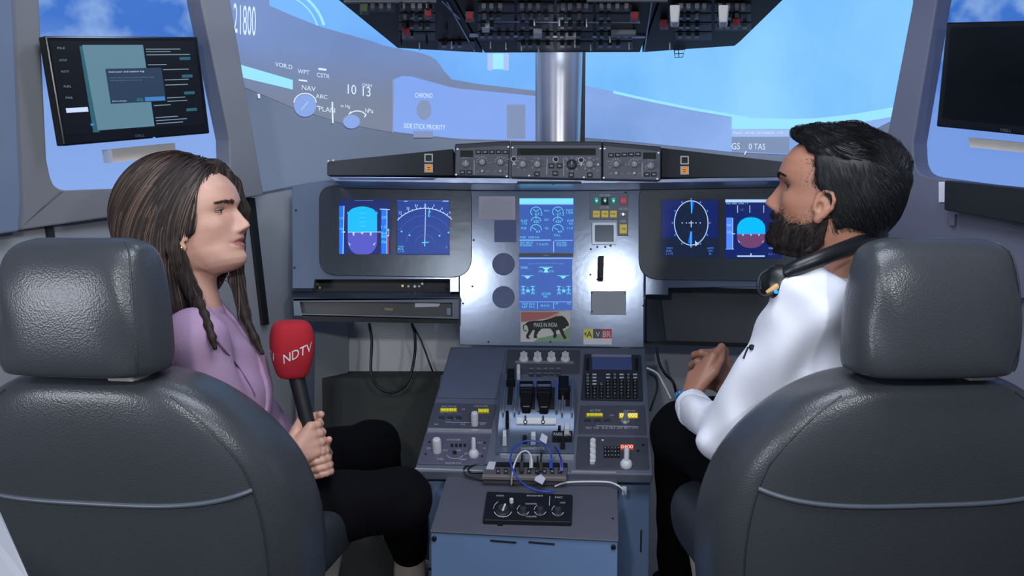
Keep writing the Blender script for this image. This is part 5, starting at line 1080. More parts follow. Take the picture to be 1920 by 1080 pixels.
def finger_grip(c0, axis, e0, e1, rh, hts, rf, a0, a1, n=5):
    out = []
    for h_, r_, aa in zip(hts, rf, a1):
        pts = []
        for i in range(n + 1):
            q = R(a0 + (aa - a0) * i / n); pts.append(c0 + axis * h_ + (e0 * math.cos(q) + e1 * math.sin(q)) * (rh + r_ * .9))
        out.append((pts, r_))
    return out
def chain(p, pts, r0_, r1_, k=.003):
    f = None; n = len(pts) - 1
    for i in range(n):
        g = f_cap(p, pts[i], pts[i + 1], r0_ + (r1_ - r0_) * i / n, r0_ + (r1_ - r0_) * (i + 1) / n); f = g if f is None else smin(f, g, k)
    return f
def hand_chains(W, F, N, T, curls, s=1.0, thumb=.5):
    """open or curled hand: wrist, finger direction, back-of-hand normal, thumb side"""
    W, F, N, T = np.asarray(W, float), unit(F), unit(N), unit(T); out = []; palm = []
    offs = [.030, .010, -.010, -.029]; lens = [(.040, .025, .019), (.044, .028, .020), (.041, .026, .019), (.032, .020, .017)]
    for i in range(4):
        base = W + F * (.088 - .004 * abs(i - 1.2)) * s + T * offs[i] * s; palm.append((W + T * offs[i] * .55 * s + F * .012, base))
        pts = [base]; a = 0; c_ = curls[i]
        for j, L_ in enumerate(lens[i]):
            a += c_[j]; d_ = F * math.cos(a) - N * math.sin(a) + T * offs[i] * .8; pts.append(pts[-1] + unit(d_) * L_ * s)
        out.append((pts, .0088 * s, .0068 * s))
    b0 = W + F * .018 * s + T * .020 * s; b1 = b0 + unit(F * .6 + T * .8 - N * .3) * .045 * s; b2 = b1 + unit(F * .9 + T * (.5 - thumb) - N * .35) * .034 * s; b3 = b2 + unit(F * .9 - T * thumb * .7 - N * .3) * .026 * s
    out.append(([b0, b1, b2, b3], .0125 * s, .0085 * s))
    return out, palm
def hand_field_from(out, palm, s=1.0):
    def f(p):
        g = None
        for a, b_ in palm: q = f_cap(p, a, b_, .0135 * s, .0105 * s); g = q if g is None else smin(g, q, .010)
        for pts, r0_, r1_ in out: g = smin(g, chain(p, pts, r0_, r1_), .0025)
        return g
    return f
def skinmat(name, c): return mat(name, c, .45, var=.05, vscale=25, bump=.12, bscale=260, sss=.12)
def bake(mb, fn, lo, hi, h, mi=0, T=None):
    V, Q = nets(fn, lo, hi, h)
    if T: V = T(V)
    mb.add(V, Q.tolist(), mi); return V
def eyes(mb, T, male, mw, mi_, md, ml, lidm):
    for s in (-1, 1):
        # find the skin in front of the eye
        ys = np.linspace(.05, .11, 200); q = np.stack([np.full(200, s * .031), ys, np.full(200, .1135)], 1); f = head_field(q, male); y0 = ys[np.argmax(f > 0)]
        c = np.array([s * .031, y0 - .0082, .1135]); r_ = .0120
        mb.lathe(T(c - [0, r_, 0]), T(c) - T(c - [0, 1, 0]), [(r_ * math.sin(math.pi * i / 12) + 1e-5, r_ - r_ * math.cos(math.pi * i / 12)) for i in range(13)], 20, mw, caps=False)
        for rr, dd, m in ((.0070, .0104, mi_), (.0036, .0117, md)):
            mb.lathe(T(c + [0, dd - .001, 0]), T(c) - T(c - [0, 1, 0]), [(rr, 0), (rr * .8, .0012), (rr * .3, .0018)], 16, m)
        for sgn, e0_, e1_ in ((1, 9, 88), (-1, -17, -88)):                             # eyelids: shells of a slightly larger ball
            V = []; F = []; nu, nv = 16, 8; rl = .0132
            for j in range(nv + 1):
                el = R(e0_ + (e1_ - e0_) * j / nv)
                for i in range(nu + 1):
                    az = R(-80 + 160 * i / nu); lift = (1 - (abs(az) / R(80))**2)
                    e2 = el * (lift * .8 + .2) if j == 0 else el
                    V.append(T(c + rl * np.array([math.sin(az) * math.cos(e2), math.cos(az) * math.cos(e2), math.sin(e2)])))
            for j in range(nv):
                for i in range(nu): a = j * (nu + 1) + i; F.append((a, a + 1, a + nu + 2, a + nu + 1))
            mb.add(V, F, lidm)
            mb.tube(V[1:nu], .0006 if sgn > 0 else .0003, 5, md)
            if sgn > 0:                                                                  # lashes
                pth = np.array([[v, v + (v - T(c)) * .25 + np.array([0, 0, .001]), v + (v - T(c)) * .5 + np.array([0, 0, .004])] for v in V[2:nu - 1]]); strands(mb, pth, .00035, .0001, md)
def brows(mb, T, male, mi, thick):
    q = []; r_ = np.random.default_rng(5)
    for s in (-1, 1):
        for _ in range(230 if male else 170):
            u = r_.random(); x = s * (.012 + .036 * u); z = .1262 + (.0055 if male else .0022) * math.sin(u * 2.6) + r_.normal() * thick * (1 - .6 * u)
            ys = np.linspace(.03, .115, 120); f = head_field(np.stack([np.full(120, x), ys, np.full(120, z)], 1), male); y = ys[np.argmax(f > 0)]
            a = np.array([x, y, z]); d_ = np.array([s * .006, -.0015, .0015 + r_.normal() * .0008]); q.append([T(a), T(a + d_ * .5 + [0, .0012, 0]), T(a + d_)])
    strands(mb, np.array(q), .0005, .00015, mi)
def advect(field, seeds, dirf, n, step, r_, off=.0015, level=0.0):
    p = seeds.copy(); out = [p.copy()]; lv = level - r_.random(len(p)) * off * -1
    e = .002
    def grad(p):
        return np.stack([field((p + d).astype(np.float32)) - field((p - d).astype(np.float32)) for d in (np.array([e, 0, 0]), np.array([0, e, 0]), np.array([0, 0, e]))], 1) / (2 * e)
    for i in range(n):
        g = grad(p); g /= np.linalg.norm(g, axis=1)[:, None] + 1e-9; d = dirf(p, i); d = d - (d * g).sum(1)[:, None] * g; d /= np.linalg.norm(d, axis=1)[:, None] + 1e-6
        p = p + d * step; f = field(p.astype(np.float32)); p = p - g * (f - lv)[:, None] * .8; out.append(p.copy())
    return np.stack(out, 1)

# ---------------------------------------------------------------- woman
M_skw = skinmat('skin_fair', (206, 158, 138)); M_lip = mat('lip_rose', (172, 108, 104), .45); M_eye = mat('eye_white', (150, 138, 134), .45); M_iris = mat('iris_brown', (50, 30, 20), .2); M_lash = mat('lash', (18, 14, 14), .6)
wo = P(386, 518, 1.79); TW, MW, OW = frame(wo, (1, -.13), R(13), R(-2))
woman = thing('person', 'long-haired woman in a mauve blazer and black trousers, looking right with a red microphone', 'person', (wo[0], 1.8, 0))
body = MB()
hloc = lambda p: (p - OW) @ MW
def neckW(p):
    return smin(f_cap(p, TW([0, -.022, .045]), (-.652, 1.80, 1.16), .052, .055), f_cap(p, (-.655, 1.80, 1.15), (-.64, 1.80, 1.08), .07, .09), .03)
def fw(p):
    q = hloc(p); f = head_field(q); qe = q - np.array([0, .010, -.012], np.float32); f = smin(f, ear_field(qe, 1), .003); f = smin(f, ear_field(qe, -1), .003)
    return smin(f, neckW(p), .018)
lo = wo + [-.14, -.13, -.17]; hi = wo + [.14, .13, .24]
V = bake(body, fw, lo, hi, .0021)
q = hloc(V); lipm = (np.abs(q[:, 0]) < .023) & (q[:, 2] > .0385 + .02 * (np.abs(q[:, 0]) / .023)**2 * .35) & (q[:, 2] < .0605 - .009 * (np.abs(q[:, 0]) / .023)**1.5) & (q[:, 1] > .068)
for i, f in enumerate(body.f):
    if all(lipm[j] for j in f): body.m[i] = 1
eyes(body, TW, False, 2, 3, 4, 5, 0)
brows(body, TW, False, 5, .0019)
# microphone geometry drives the hands
m0 = P(556, 706, 1.86); m1 = P(596, 872, 1.84); axM = unit(m1 - m0); e0 = unit(np.array([0, -1, 0]) - axM * np.dot([0, -1, 0], axM)); e1 = np.cross(axM, e0)
if e1[0] < 0: e1 = -e1
def hh(px_y): return (px_y - 706) / (872 - 706) * np.linalg.norm(m1 - m0)
cA = m0
rhd = .0155
gA = finger_grip(cA, axM, e0, e1, rhd, [hh(y) for y in (800, 816, 832, 847)], [.0088, .0092, .0088, .0078], 25, [215, 210, 205, 200])
wrA = P(533, 872, 1.80)
gB = finger_grip(cA, axM, e0, e1, rhd + .001, [hh(y) for y in (850, 864, 877, 889)], [.0082, .0084, .0082, .0074], 150, [-20, -28, -25, -15])
wrB = P(588, 884, 1.93)
def handA(p):
    g = None
    for pts, r_ in gA:
        q = f_cap(p, wrA, pts[0], .020, .0112); g = q if g is None else smin(g, q, .008)
    for pts, r_ in gA: g = smin(g, chain(p, pts, r_ * 1.05, r_ * .8), .0022)
    th = [wrA + (pts_ := (gA[0][0][0] - wrA)) * .35 + np.array([-.012, .0, .006]), P(556, 806, 1.835), P(566, 786, 1.86), cA + axM * hh(786) + e1 * .020 - e0 * .016, cA + axM * hh(784) + e1 * .030 - e0 * .004]
    g = smin(g, chain(p, th, .0125, .0078), .006)
    return smin(g, f_cap(p, wrA, wrA + (wrA - gA[1][0][0]) * .8, .0215, .026), .01)
def handB(p):
    g = None
    for pts, r_ in gB:
        q = f_cap(p, wrB, pts[0], .018, .010); g = q if g is None else smin(g, q, .008)
    for pts, r_ in gB: g = smin(g, chain(p, pts, r_, r_ * .8), .0022)
    th = [wrB + (gB[0][0][0] - wrB) * .4, P(615, 850, 1.90), P(610, 836, 1.86), P(617, 824, 1.845)]
    g = smin(g, chain(p, th, .011, .0072), .005)
    return smin(g, f_cap(p, wrB, wrB + np.array([-.05, .05, -.02]), .02, .024), .01)
cc = P(585, 840, 1.85)
bake(body, handA, cc + [-.15, -.11, -.12], cc + [.07, .09, .10], .0022); bake(body, handB, cc + [-.09, -.09, -.12], cc + [.10, .20, .06], .0022)
# nails
for pts, r_ in gB:
    a, b_ = np.array(pts[-2]), np.array(pts[-1]); d_ = unit(b_ - a); o_ = unit(b_ - (cA + axM * np.dot(b_ - cA, axM))); body.add([b_ + o_ * r_ * .82 + axM * .004 * i + d_ * j * .006 for i, j in ((-1, -.6), (1, -.6), (1, .9), (-1, .9))], [(0, 1, 2, 3)], 1)
# torso, hips and legs of the body under the clothes
body.build('body', [M_skw, M_lip, M_eye, M_iris, M_lash, mat('brow_hair', (62, 44, 36), .7)], woman, smooth=80)
b = MB(); p_ = TW([.0775, .004, .0565]); b.lathe(p_, MW[:, 0], [(.0035, 0), (.0045, .002), (.003, .005), (.0008, .006)], 14); b.build('earring', mat('gold', (230, 200, 130), .25, metal=.9), woman, smooth=50)
# blazer
fW = unit([.93, .36, 0]); lW = np.array([fW[1], -fW[0], 0])     # right-hand side of her body, towards the camera
ch = np.array([-.655, 1.84, .98]); shR = ch + lW * .165 + [.0, 0, .135]; shL = ch - lW * .165 + [0, 0, .135]
elR = P(455, 880, 1.72); elL = np.array([-.54, 1.96, .88])
def wrinkle(p, amp=.004, s=1.0):
    return amp * np.sin(p[:, 2] * 46 * s + 3 * np.sin(p[:, 0] * 17) + p[:, 1] * 21) * np.cos(p[:, 0] * 23 - p[:, 2] * 11 + 1.7 * np.sin(p[:, 1] * 13))
def fblazer(p):
    f = f_ell(p, ch + fW * .005, (.125, .175, .19), np.stack([fW, lW, [0, 0, 1]], 1))
    f = smin(f, f_ell(p, ch + fW * .062 + [0, 0, -.01], (.085, .14, .12), np.stack([fW, lW, [0, 0, 1]], 1)), .05)
    f = smin(f, f_ell(p, ch + [0, 0, -.17], (.12, .16, .14), np.stack([fW, lW, [0, 0, 1]], 1)), .06)
    f = smin(f, f_cap(p, shR, shL, .052, .052), .05)
    f = smin(f, f_cap(p, (-.655, 1.80, 1.15), (-.65, 1.80, 1.08), .058, .10), .035)
    f = smin(f, f_cap(p, shR, elR, .056, .047), .025); f = smin(f, f_cap(p, shL, elL, .056, .047), .025)
    f = smin(f, f_cap(p, elR, wrA + (wrA - gA[1][0][0]) * .35, .046, .031), .02)
    f = smin(f, f_cap(p, elL, wrB + np.array([-.02, .03, -.01]), .046, .031), .02)
    f = f + wrinkle(p, .0035)
    neck = f_cap(p, TW([0, -.03, .02]), (-.652, 1.80, 1.15), .056, .060)
    f = np.maximum(f, -neck); return f
b = MB(); V, Q = nets(fblazer, (-.92, 1.52, .68), (-.33, 2.12, 1.26), .0062); b.add(V, Q.tolist()); M_blz = mat('mauve_cloth', (166, 136, 166), .85, var=.05, vscale=12, bump=.35, bscale=500)
b.build('blazer', M_blz, woman, smooth=80)
def onfield(field, p, d, t0=-.12, t1=.12, n=400):
    """first surface of the field along p + t d, from outside inwards (t falling)"""
    t = np.linspace(t1, t0, n); q = (np.asarray(p)[None] + np.asarray(d)[None] * t[:, None]).astype(np.float32); f = field(q); i = np.argmax(f < 0); return np.asarray(p) + np.asarray(d) * t[i]
def surf_path(field, pxs, Y, lift=.0015):
    out = []
    for x, y in pxs:
        r_ = unit(ray(x, y)); t = np.linspace(1.45, 2.35, 900); q = (CAM + r_ * t[:, None]).astype(np.float32); f = field(q)
        if (f < 0).any(): out.append(CAM + r_ * (t[np.argmax(f < 0)] - lift))
    return out
M_blzd = mat('mauve_seam', (112, 80, 120), .85)
for nm, pts_ in (('lapel_edge', [(407, 640), (425, 662), (446, 688), (464, 715), (478, 742)]), ('collar_edge', [(322, 549), (338, 552), (352, 556), (364, 562)])):
    q = surf_path(fblazer, pts_, 1.7)
    if len(q) > 2: b = MB(); b.tube(bez(q, 6), .0022, 6); b.build(nm, M_blzd, woman, smooth=60)
# lapel fold: a second layer of cloth along the front opening
def flapel(p):
    f = fblazer(p) - .0065; q = p - ch; u = q @ fW; v = q @ lW
    band = np.abs(v - (.02 + .28 * (u - .06)) + .22 * (q[:, 2] - .05)) - .038
    return np.maximum(np.maximum(f, band * .8), np.maximum(-(fblazer(p) + .004), -(u - .02)))
b = MB(); V, Q = nets(flapel, (-.66, 1.60, .86), (-.40, 2.02, 1.22), .005)
if len(V): b.add(V, Q.tolist()); b.build('lapel', M_blz, woman, smooth=80)
def fcollar(p):
    q = p - np.array([-.652, 1.80, 1.168]); rr_ = np.sqrt(q[:, 0]**2 + q[:, 1]**2); return np.maximum(np.abs(rr_ - (.066 + .25 * np.abs(np.minimum(q[:, 2], 0)))) - .0055, np.abs(q[:, 2] + .006 + .35 * q[:, 0]) - .026)
b = MB(); V, Q = nets(fcollar, (-.78, 1.68, 1.09), (-.53, 1.92, 1.24), .004); b.add(V, Q.tolist()); b.build('collar', M_blz, woman, smooth=80)
# trousers and shoes
M_trw = mat('black_trouser', (11, 10, 15), .95, spec=.15, var=.1, bump=.3, bscale=300)
hipR = np.array([-.60, 1.78, .735]); kR = P(752, 936, 2.0); aR = P(768, 1036, 2.30); hipL = np.array([-.66, 1.98, .735]); kL = P(700, 838, 2.42); aL = P(740, 960, 2.75)
def ftrw(p):
    f = smin(f_cap(p, hipR, kR, .098, .066), f_cap(p, kR, aR, .064, .046), .03)
    g = smin(f_cap(p, hipL, kL, .098, .07), f_cap(p, kL, aL, .066, .046), .03)
    f = smin(f, g, .03); f = smin(f, f_ell(p, (-.66, 1.86, .76), (.14, .17, .12)), .06)
    return f + wrinkle(p, .003)
b = MB(); V, Q = nets(ftrw, (-.84, 1.64, .30), (-.12, 2.84, .92), .0085); b.add(V, Q.tolist()); b.build('trousers', M_trw, woman, smooth=80)
M_shoe = mat('cream_shoe', (206, 188, 176), .5)
for nm, a_ in (('shoe', aR), ('shoe', aL)):
    def fs(p):
        f = f_cap(p, a_ + [0, 0, .0], a_ + [.0, .0, -.06], .042, .038); return smin(smin(f, f_cap(p, a_ + [.0, .0, -.06], a_ + [.02, .14, -.11], .036, .030), .02), f_cap(p, a_ + [.02, .14, -.11], a_ + [.02, -.02, -.12], .03, .03), .02)
    b = MB(); V, Q = nets(fs, a_ + [-.08, -.09, -.17], a_ + [.09, .2, .06], .005); b.add(V, Q.tolist()); b.build(nm, M_shoe, woman, smooth=80)
# hair
LOCK = [tuple(hloc(p)) for p in surf_path(lambda p: np.minimum(fblazer(p), fw(p)), [(330, 470), (334, 490), (342, 510), (352, 530), (364, 550), (374, 570), (384, 590), (392, 612), (399, 632), (403, 652)], 1.7, .019)]
LOCK = np.array(LOCK)
for _ in range(3): LOCK[1:-1] = (LOCK[:-2] + 2 * LOCK[1:-1] + LOCK[2:]) / 4
LOCK = [tuple(v) for v in LOCK]
def hairW(q):
    x, y, z = q[:, 0], q[:, 1], q[:, 2]
    cap = f_ell(q, (0, -.034, .142), (.090, .124, .114))
    hl = np.interp(z, [-.02, .045, .055, .068, .080, .10, .13, .155, .175, .19, .205, .225], [-.036, -.038, -.028, .000, .028, .038, .044, .054, .066, .076, .086, .09])
    hl = np.where(x < -.045, .088, hl); cap = smin(cap, f_ell(q, (.0, -.088, .085), (.078, .064, .12)), .03)
    side = f_ell(q, (.050, -.050, .085), (.040, .078, .105))
    cap = smin(cap, side, .02); cap = smin(cap, f_ell(q, (-.050, -.040, .085), (.040, .08, .12)), .02)
    cap = smax(cap, (y - hl) * .9, .008)
    f = smin(cap, chainq(q, [(-.015, .062, .206), (-.050, .070, .172), (-.066, .072, .12), (-.066, .045, .05), (-.058, .035, -.02), (-.05, .038, -.09), (-.046, .050, -.14), (-.044, .060, -.175)], .019, .005), .012)
    f = smin(f, chainq(q, [(.045, -.06, .03), (.05, -.055, -.04), (.055, -.06, -.10)], .045, .03), .02)
    f = smin(f, chainq(q, LOCK, .0130, .0055), .008)
    return f
def smax(a, b_, k): return -smin(-a, -b_, k)
def chainq(p, pts, r0_, r1_): return chain(p, pts, r0_, r1_, .01)
hw_ = MB(); V, Q = nets(lambda q: hairW(q) + .0008 * np.sin(q[:, 1] * 900 + q[:, 0] * 500), (-.13, -.19, -.18), (.20, .13, .27), .0032); hw_.add(TW(V), Q.tolist(), 0)
r_ = np.random.default_rng(11); sel = V[(V[:, 2] > -.02)]; seeds = sel[r_.integers(0, len(sel), 5200)]; seeds = seeds[(seeds[:, 2] > .10) | (r_.random(len(seeds)) < .35)]
def wdir(p, i):
    d = np.zeros_like(p); d[:, 2] = -1; d[:, 1] = -.75 * np.clip((p[:, 2] - .06) / .1, 0, 1) * (p[:, 0] > -.05) - .15; d[:, 0] = .35 * np.sign(p[:, 0]) * np.clip((p[:, 2] - .18) / .04, 0, 1)
    d[:, 1] += .25 * np.clip((.02 - p[:, 2]) / .1, 0, 1) * (p[:, 0] > .055); return d + .05 * np.sin(p * 60 + i * .2)
pth = advect(hairW, seeds.astype(float), wdir, 26, .0062, r_, off=.0035)
pw_ = TW(pth.reshape(-1, 3)).reshape(pth.shape); cl_ = (np.sin(seeds[:, 1] * 90 + seeds[:, 0] * 40) + r_.normal(size=len(seeds)) * .7)
for k, (a, c_) in enumerate(((-9, .3), (.3, 1.3), (1.3, 9))): m_ = (cl_ >= a) & (cl_ < c_); strands(hw_, pw_[m_], .0009, .0004, k)
hw_.build('hair', [mat('hair_dark_brown', (44, 34, 31), .6, spec=.3), mat('hair_brown', (66, 50, 43), .5), mat('hair_highlight', (104, 80, 66), .5)], woman, smooth=80, recalc=False)

# microphone
mic = thing('microphone', 'hand microphone with a red lettered foam cover, held upright by the woman', 'microphone', m1)
b = MB(); b.lathe(m0 - axM * .02, axM, [(.0165, 0), (.0165, .03), (.0155, .06), (.0145, np.linalg.norm(m1 - m0) + .01), (.012, np.linalg.norm(m1 - m0) + .03)], 24); b.build('handle', M_dark, mic, smooth=40)
fc = P(548, 708, 1.86); ua = unit(P(547, 598, 1.86) - fc); ub = unit(np.cross([0, 1, 0], ua)); ub = ub if ub[0] > 0 else -ub; uc = np.cross(ua, ub); uc = uc if uc[1] < 0 else -uc   # up, right, towards the camera
FO = smooth_rows([(0, .020, 0, 0), (.004, .030, 0, 0), (.018, .037, 0, 0), (.045, .0445, 0, 0), (.075, .047, 0, 0), (.098, .0445, 0, 0), (.112, .038, 0, 0), (.118, .028, 0, 0), (.120, .012, 0, 0)], 5)
def foam(th, h_, lift=0.0):
    Rr = float(np.interp(h_, FO[:, 0], FO[:, 1])) + lift; n = 2.7; t0 = th + R(22); c_ = math.cos(t0); s_ = math.sin(t0); k = (abs(c_)**n + abs(s_)**n)**(-1 / n)
    return fc + ua * h_ + (ub * math.cos(th) + uc * math.sin(th)) * Rr * k * .95
b = MB(); N = 48; V = [foam(2 * math.pi * i / N, h_) for h_ in FO[:, 0] for i in range(N)]; K = len(FO)
b.add(V, [(j * N + i, j * N + (i + 1) % N, (j + 1) * N + (i + 1) % N, (j + 1) * N + i) for j in range(K - 1) for i in range(N)] + [tuple(reversed(range(N))), tuple(range((K - 1) * N, K * N))])
b.build('foam_cover', mat('red_foam', (176, 26, 40), .85, bump=.5, bscale=500), mic, smooth=70)
for s_, th0, h0_, hw, wid, sl in (('NDTV', 98, .036, .019, 74, .024), ('NDTV', 197, .050, .019, 74, -.012)):
    Vt, Ft = textmesh(s_); b = MB(); W_ = Vt[:, 0].max()
    b.add([foam(R(th0 - wid * vx / W_), h0_ + hw * vy + sl * vx / W_, .0012) for vx, vy in Vt], Ft); b.build('lettering', M_white, mic, recalc=False, label='white "NDTV" lettering')

# ---------------------------------------------------------------- man
M_skm = skinmat('skin_brown', (168, 118, 96))
mo = P(1538, 482, 1.69); TM, MM, OM = frame(mo, (-1, .44), R(10), R(1)); SM = 1.05
TM_ = lambda p: OM + (np.asarray(p) * SM) @ MM.T
man = thing('person', 'bearded man in a white shirt and black trousers, seen in profile looking left', 'person', (mo[0], 1.7, 0))
hlocm = lambda p: (p - OM) @ MM / SM
body = MB(); nb = np.array([.628, 1.70, 1.222])
def fm(p):
    q = hlocm(p); f = head_field(q, True) * SM; qe = q - np.array([0, .018, -.004], np.float32); f = smin(f, ear_field(qe, 1) * SM, .003); f = smin(f, ear_field(qe, -1) * SM, .003)
    return smin(smin(f, f_cap(p, TM_([0, -.03, .045]), nb, .060, .064), .02), f_cap(p, nb, nb + [0, 0, -.06], .08, .1), .03)
bake(body, fm, mo + [-.15, -.14, -.16], mo + [.20, .15, .26], .0022)
eyes(body, TM_, True, 2, 3, 4, 5, 0); brows(body, TM_, True, 5, .0018)
wr = P(1293, 752, 1.96); 
oA, pA = hand_chains(wr, P(1322, 672, 2.0) - wr, unit([-.55, -.75, .15]), unit([.5, -.2, .5]), [(.8, 1.1, .8), (.9, 1.2, .8), (.95, 1.2, .8), (1.0, 1.2, .8)], 1.05)
wr2 = P(1380, 735, 2.10)
oB, pB = hand_chains(wr2, P(1325, 680, 2.03) - wr2, unit([.3, -.85, .4]), unit([.1, .2, .9]), [(.6, .8, .6), (.7, .9, .6), (.8, 1.0, .6), (.8, 1.0, .7)], 1.05)
fA = hand_field_from(oA, pA, 1.05); fB = hand_field_from(oB, pB, 1.05)
bake(body, lambda p: smin(fA(p), f_cap(p, wr, wr + [.01, -.09, -.02], .024, .028), .012), wr + [-.11, -.15, -.09], wr + [.16, .16, .19], .0026)
bake(body, lambda p: smin(fB(p), f_cap(p, wr2, wr2 + [.06, -.05, -.03], .024, .028), .012), wr2 + [-.2, -.14, -.12], wr2 + [.12, .12, .16], .0026)
body.build('body', [M_skm, mat('lip_brown', (140, 84, 78), .45), M_eye, M_iris, M_lash, mat('brow_black', (22, 18, 18), .7)], man, smooth=80)
# shirt
fM = unit([-.62, .78, 0]); lM = np.array([fM[1], -fM[0], 0]); lM = -lM if lM[0] > 0 else lM      # his left, towards the camera
lM = unit([-.78, -.62, 0]); cs = np.array([.665, 1.71, 1.02]); sL = cs + lM * .175 + [0, 0, .165]; sR = cs - lM * .175 + [0, 0, .165]
eL = P(1368, 812, 1.74); eR = np.array([.74, 2.0, .92])
BM = np.stack([fM, lM, [0, 0, 1]], 1)
def fshirt(p):
    f = f_ell(p, cs + fM * .01, (.13, .185, .21), BM); f = smin(f, f_ell(p, cs + fM * .05 + [0, 0, .04], (.10, .15, .13), BM), .05)
    f = smin(f, f_ell(p, cs + [0, 0, -.2], (.135, .17, .15), BM), .07); f = smin(f, f_cap(p, sL, sR, .060, .060), .05)
    f = smin(f, f_cap(p, nb + [0, 0, -.005], nb + [0, 0, -.07], .062, .11), .035)
    a = smin(f_cap(p, sL, eL, .066, .054), f_cap(p, eL, wr + [.005, -.035, -.012], .055, .037), .025)
    f = smin(f, a, .028); f = smin(f, smin(f_cap(p, sR, eR, .066, .054), f_cap(p, eR, wr2 + [.04, -.03, -.02], .054, .037), .02), .02)
    f = f + wrinkle(p, .005) + .0045 * np.sin(p[:, 0] * 70 + p[:, 2] * 38 + 2.2 * np.sin(p[:, 2] * 19 + p[:, 1] * 9))
    return np.maximum(f, -f_cap(p, TM_([0, -.03, .03]), nb + [0, 0, -.02], .062, .064))
b = MB(); V, Q = nets(fshirt, (.28, 1.48, .66), (.98, 2.14, 1.30), .0066); b.add(V, Q.tolist()); M_shirt = mat('white_shirt', (232, 234, 244), .85, var=.01, bump=.2, bscale=600)
b.build('shirt', M_shirt, man, smooth=80)
def fcol(p):
    q = p - (nb + np.array([-.004, 0, .012])); rr_ = np.sqrt(q[:, 0]**2 + q[:, 1]**2); return np.maximum(np.abs(rr_ - (.070 - .25 * q[:, 2])) - .0045, np.abs(q[:, 2] + .25 * q[:, 0]) - .021)
b = MB(); V, Q = nets(fcol, nb + [-.11, -.11, -.05], nb + [.11, .11, .07], .0036); b.add(V, Q.tolist()); b.build('shirt_collar', M_shirt, man, smooth=80)
def fcuff(p):
    a = wr + [.001, -.016, -.004]; c_ = wr + [.005, -.045, -.013]; f = f_cap(p, a, c_, .037, .041); return np.maximum(np.maximum(f, -(f_cap(p, a, c_, .032, .034))), np.abs((p - (a + c_) / 2) @ unit(a - c_).astype(np.float32)) - .02)
b = MB(); V, Q = nets(fcuff, wr + [-.06, -.11, -.07], wr + [.07, .05, .06], .003)
if len(V): b.add(V, Q.tolist()); b.build('cuff', M_shirt, man, smooth=80)
# blue bead bracelet
br_ = thing('bracelet', 'blue bead bracelet on the wrist of the man in the white shirt', 'bracelet', wr)
ax_ = unit(unit(P(1322, 672, 2.0) - wr) + np.array([0, .4, 0])); t1 = unit(np.cross(ax_, [0, 0, 1])); t2 = np.cross(ax_, t1)
for i in range(20):
    a = 2 * math.pi * i / 20; c_ = wr + ax_ * .004 + (t1 * math.cos(a) * .031 + t2 * math.sin(a) * .028); b = MB(); b.lathe(c_ - ax_ * .0055, ax_, [(.0055 * math.sin(math.pi * j / 6) + 1e-5, .0055 - .0055 * math.cos(math.pi * j / 6)) for j in range(7)], 8, caps=False); b.build('bead', mat('bead_blue', (44, 96, 150) if i % 4 else (60, 120, 170), .25), br_, smooth=60)
# trousers
M_trm = mat('black_suiting', (11, 11, 15), .95, spec=.15, var=.1, bump=.3, bscale=300)
h1_ = np.array([.60, 1.78, .75]); k1 = P(1282, 812, 2.22); a1 = P(1268, 1060, 2.42); h2_ = np.array([.74, 1.86, .75]); k2 = P(1330, 800, 2.42); a2 = P(1300, 1000, 2.6)
def ftrm(p):
    f = smin(f_cap(p, h1_, k1, .105, .078), f_cap(p, k1, a1, .074, .052), .03); g = smin(f_cap(p, h2_, k2, .105, .078), f_cap(p, k2, a2, .074, .052), .03)
    return smin(smin(f, g, .02), f_ell(p, (.67, 1.80, .78), (.16, .17, .13)), .06) + wrinkle(p, .003)
b = MB(); V, Q = nets(ftrm, (.26, 1.58, .20), (.92, 2.70, .98), .009); b.add(V, Q.tolist()); b.build('trousers', M_trm, man, smooth=80)
for a_ in (a1, a2):
    b = MB(); a_ = np.array(a_)
    def fs(p): return smin(f_cap(p, a_, a_ + [0, 0, -.07], .045, .045), f_cap(p, a_ + [0, -.02, -.09], a_ + [-.01, .15, -.11], .042, .036), .02)
    V, Q = nets(fs, a_ + [-.08, -.09, -.17], a_ + [.09, .22, .06], .006); b.add(V, Q.tolist()); b.build('shoe', M_dark, man, smooth=80)
# hair and beard
def hairM(q):
    x, y, z = q[:, 0], q[:, 1], q[:, 2]
    top_ = f_ell(q, (0, -.010, .165), (.080, .102, .070)); top_ = smin(top_, f_ell(q, (0, -.046, .125), (.080, .070, .088)), .02)
    top_ = smin(top_, f_ell(q, (0, .056, .196), (.056, .038, .028)), .015)
    low = head_field(q, True) - np.interp(z, [.02, .06, .13], [.002, .004, .010]).astype(np.float32)
    hl = np.interp(z, [.02, .05, .075, .10, .125, .15, .17, .185, .20, .24], [-.030, -.018, -.008, -.004, .026, .030, .040, .056, .085, .10])
    f = smin(np.maximum(low, .03 - z), top_, .01); f = smax(f, (y - hl) * .9, .006)
    n_ = .0035 * np.sin(q[:, 0] * 110 + q[:, 2] * 60) * np.sin(q[:, 1] * 95 + q[:, 0] * 40) * np.clip((z - .12) / .06, 0, 1)
    return f + n_
def beardM(q):
    x, y, z = q[:, 0], q[:, 1], q[:, 2]
    th = np.interp(z, [-.01, .01, .04, .07, .09], [.006, .006, .0045, .0025, .0012]); f = head_field(np.stack([x, y, np.maximum(z, .002)], 1), True) - th; f = np.maximum(f, -.006 - z)
    up = np.interp(y, [-.03, .0, .03, .06, .078, .1], [.088, .070, .052, .048, .063, .065])
    f = smax(f, (z - up) * .8, .003); f = smax(f, (-.006 - y) * .8, .003)
    lips = ((np.abs(x) / .020)**2 + ((z - .050) / .008)**2 - 1) * .006; return np.where(y > .06, np.maximum(f, -lips), f)
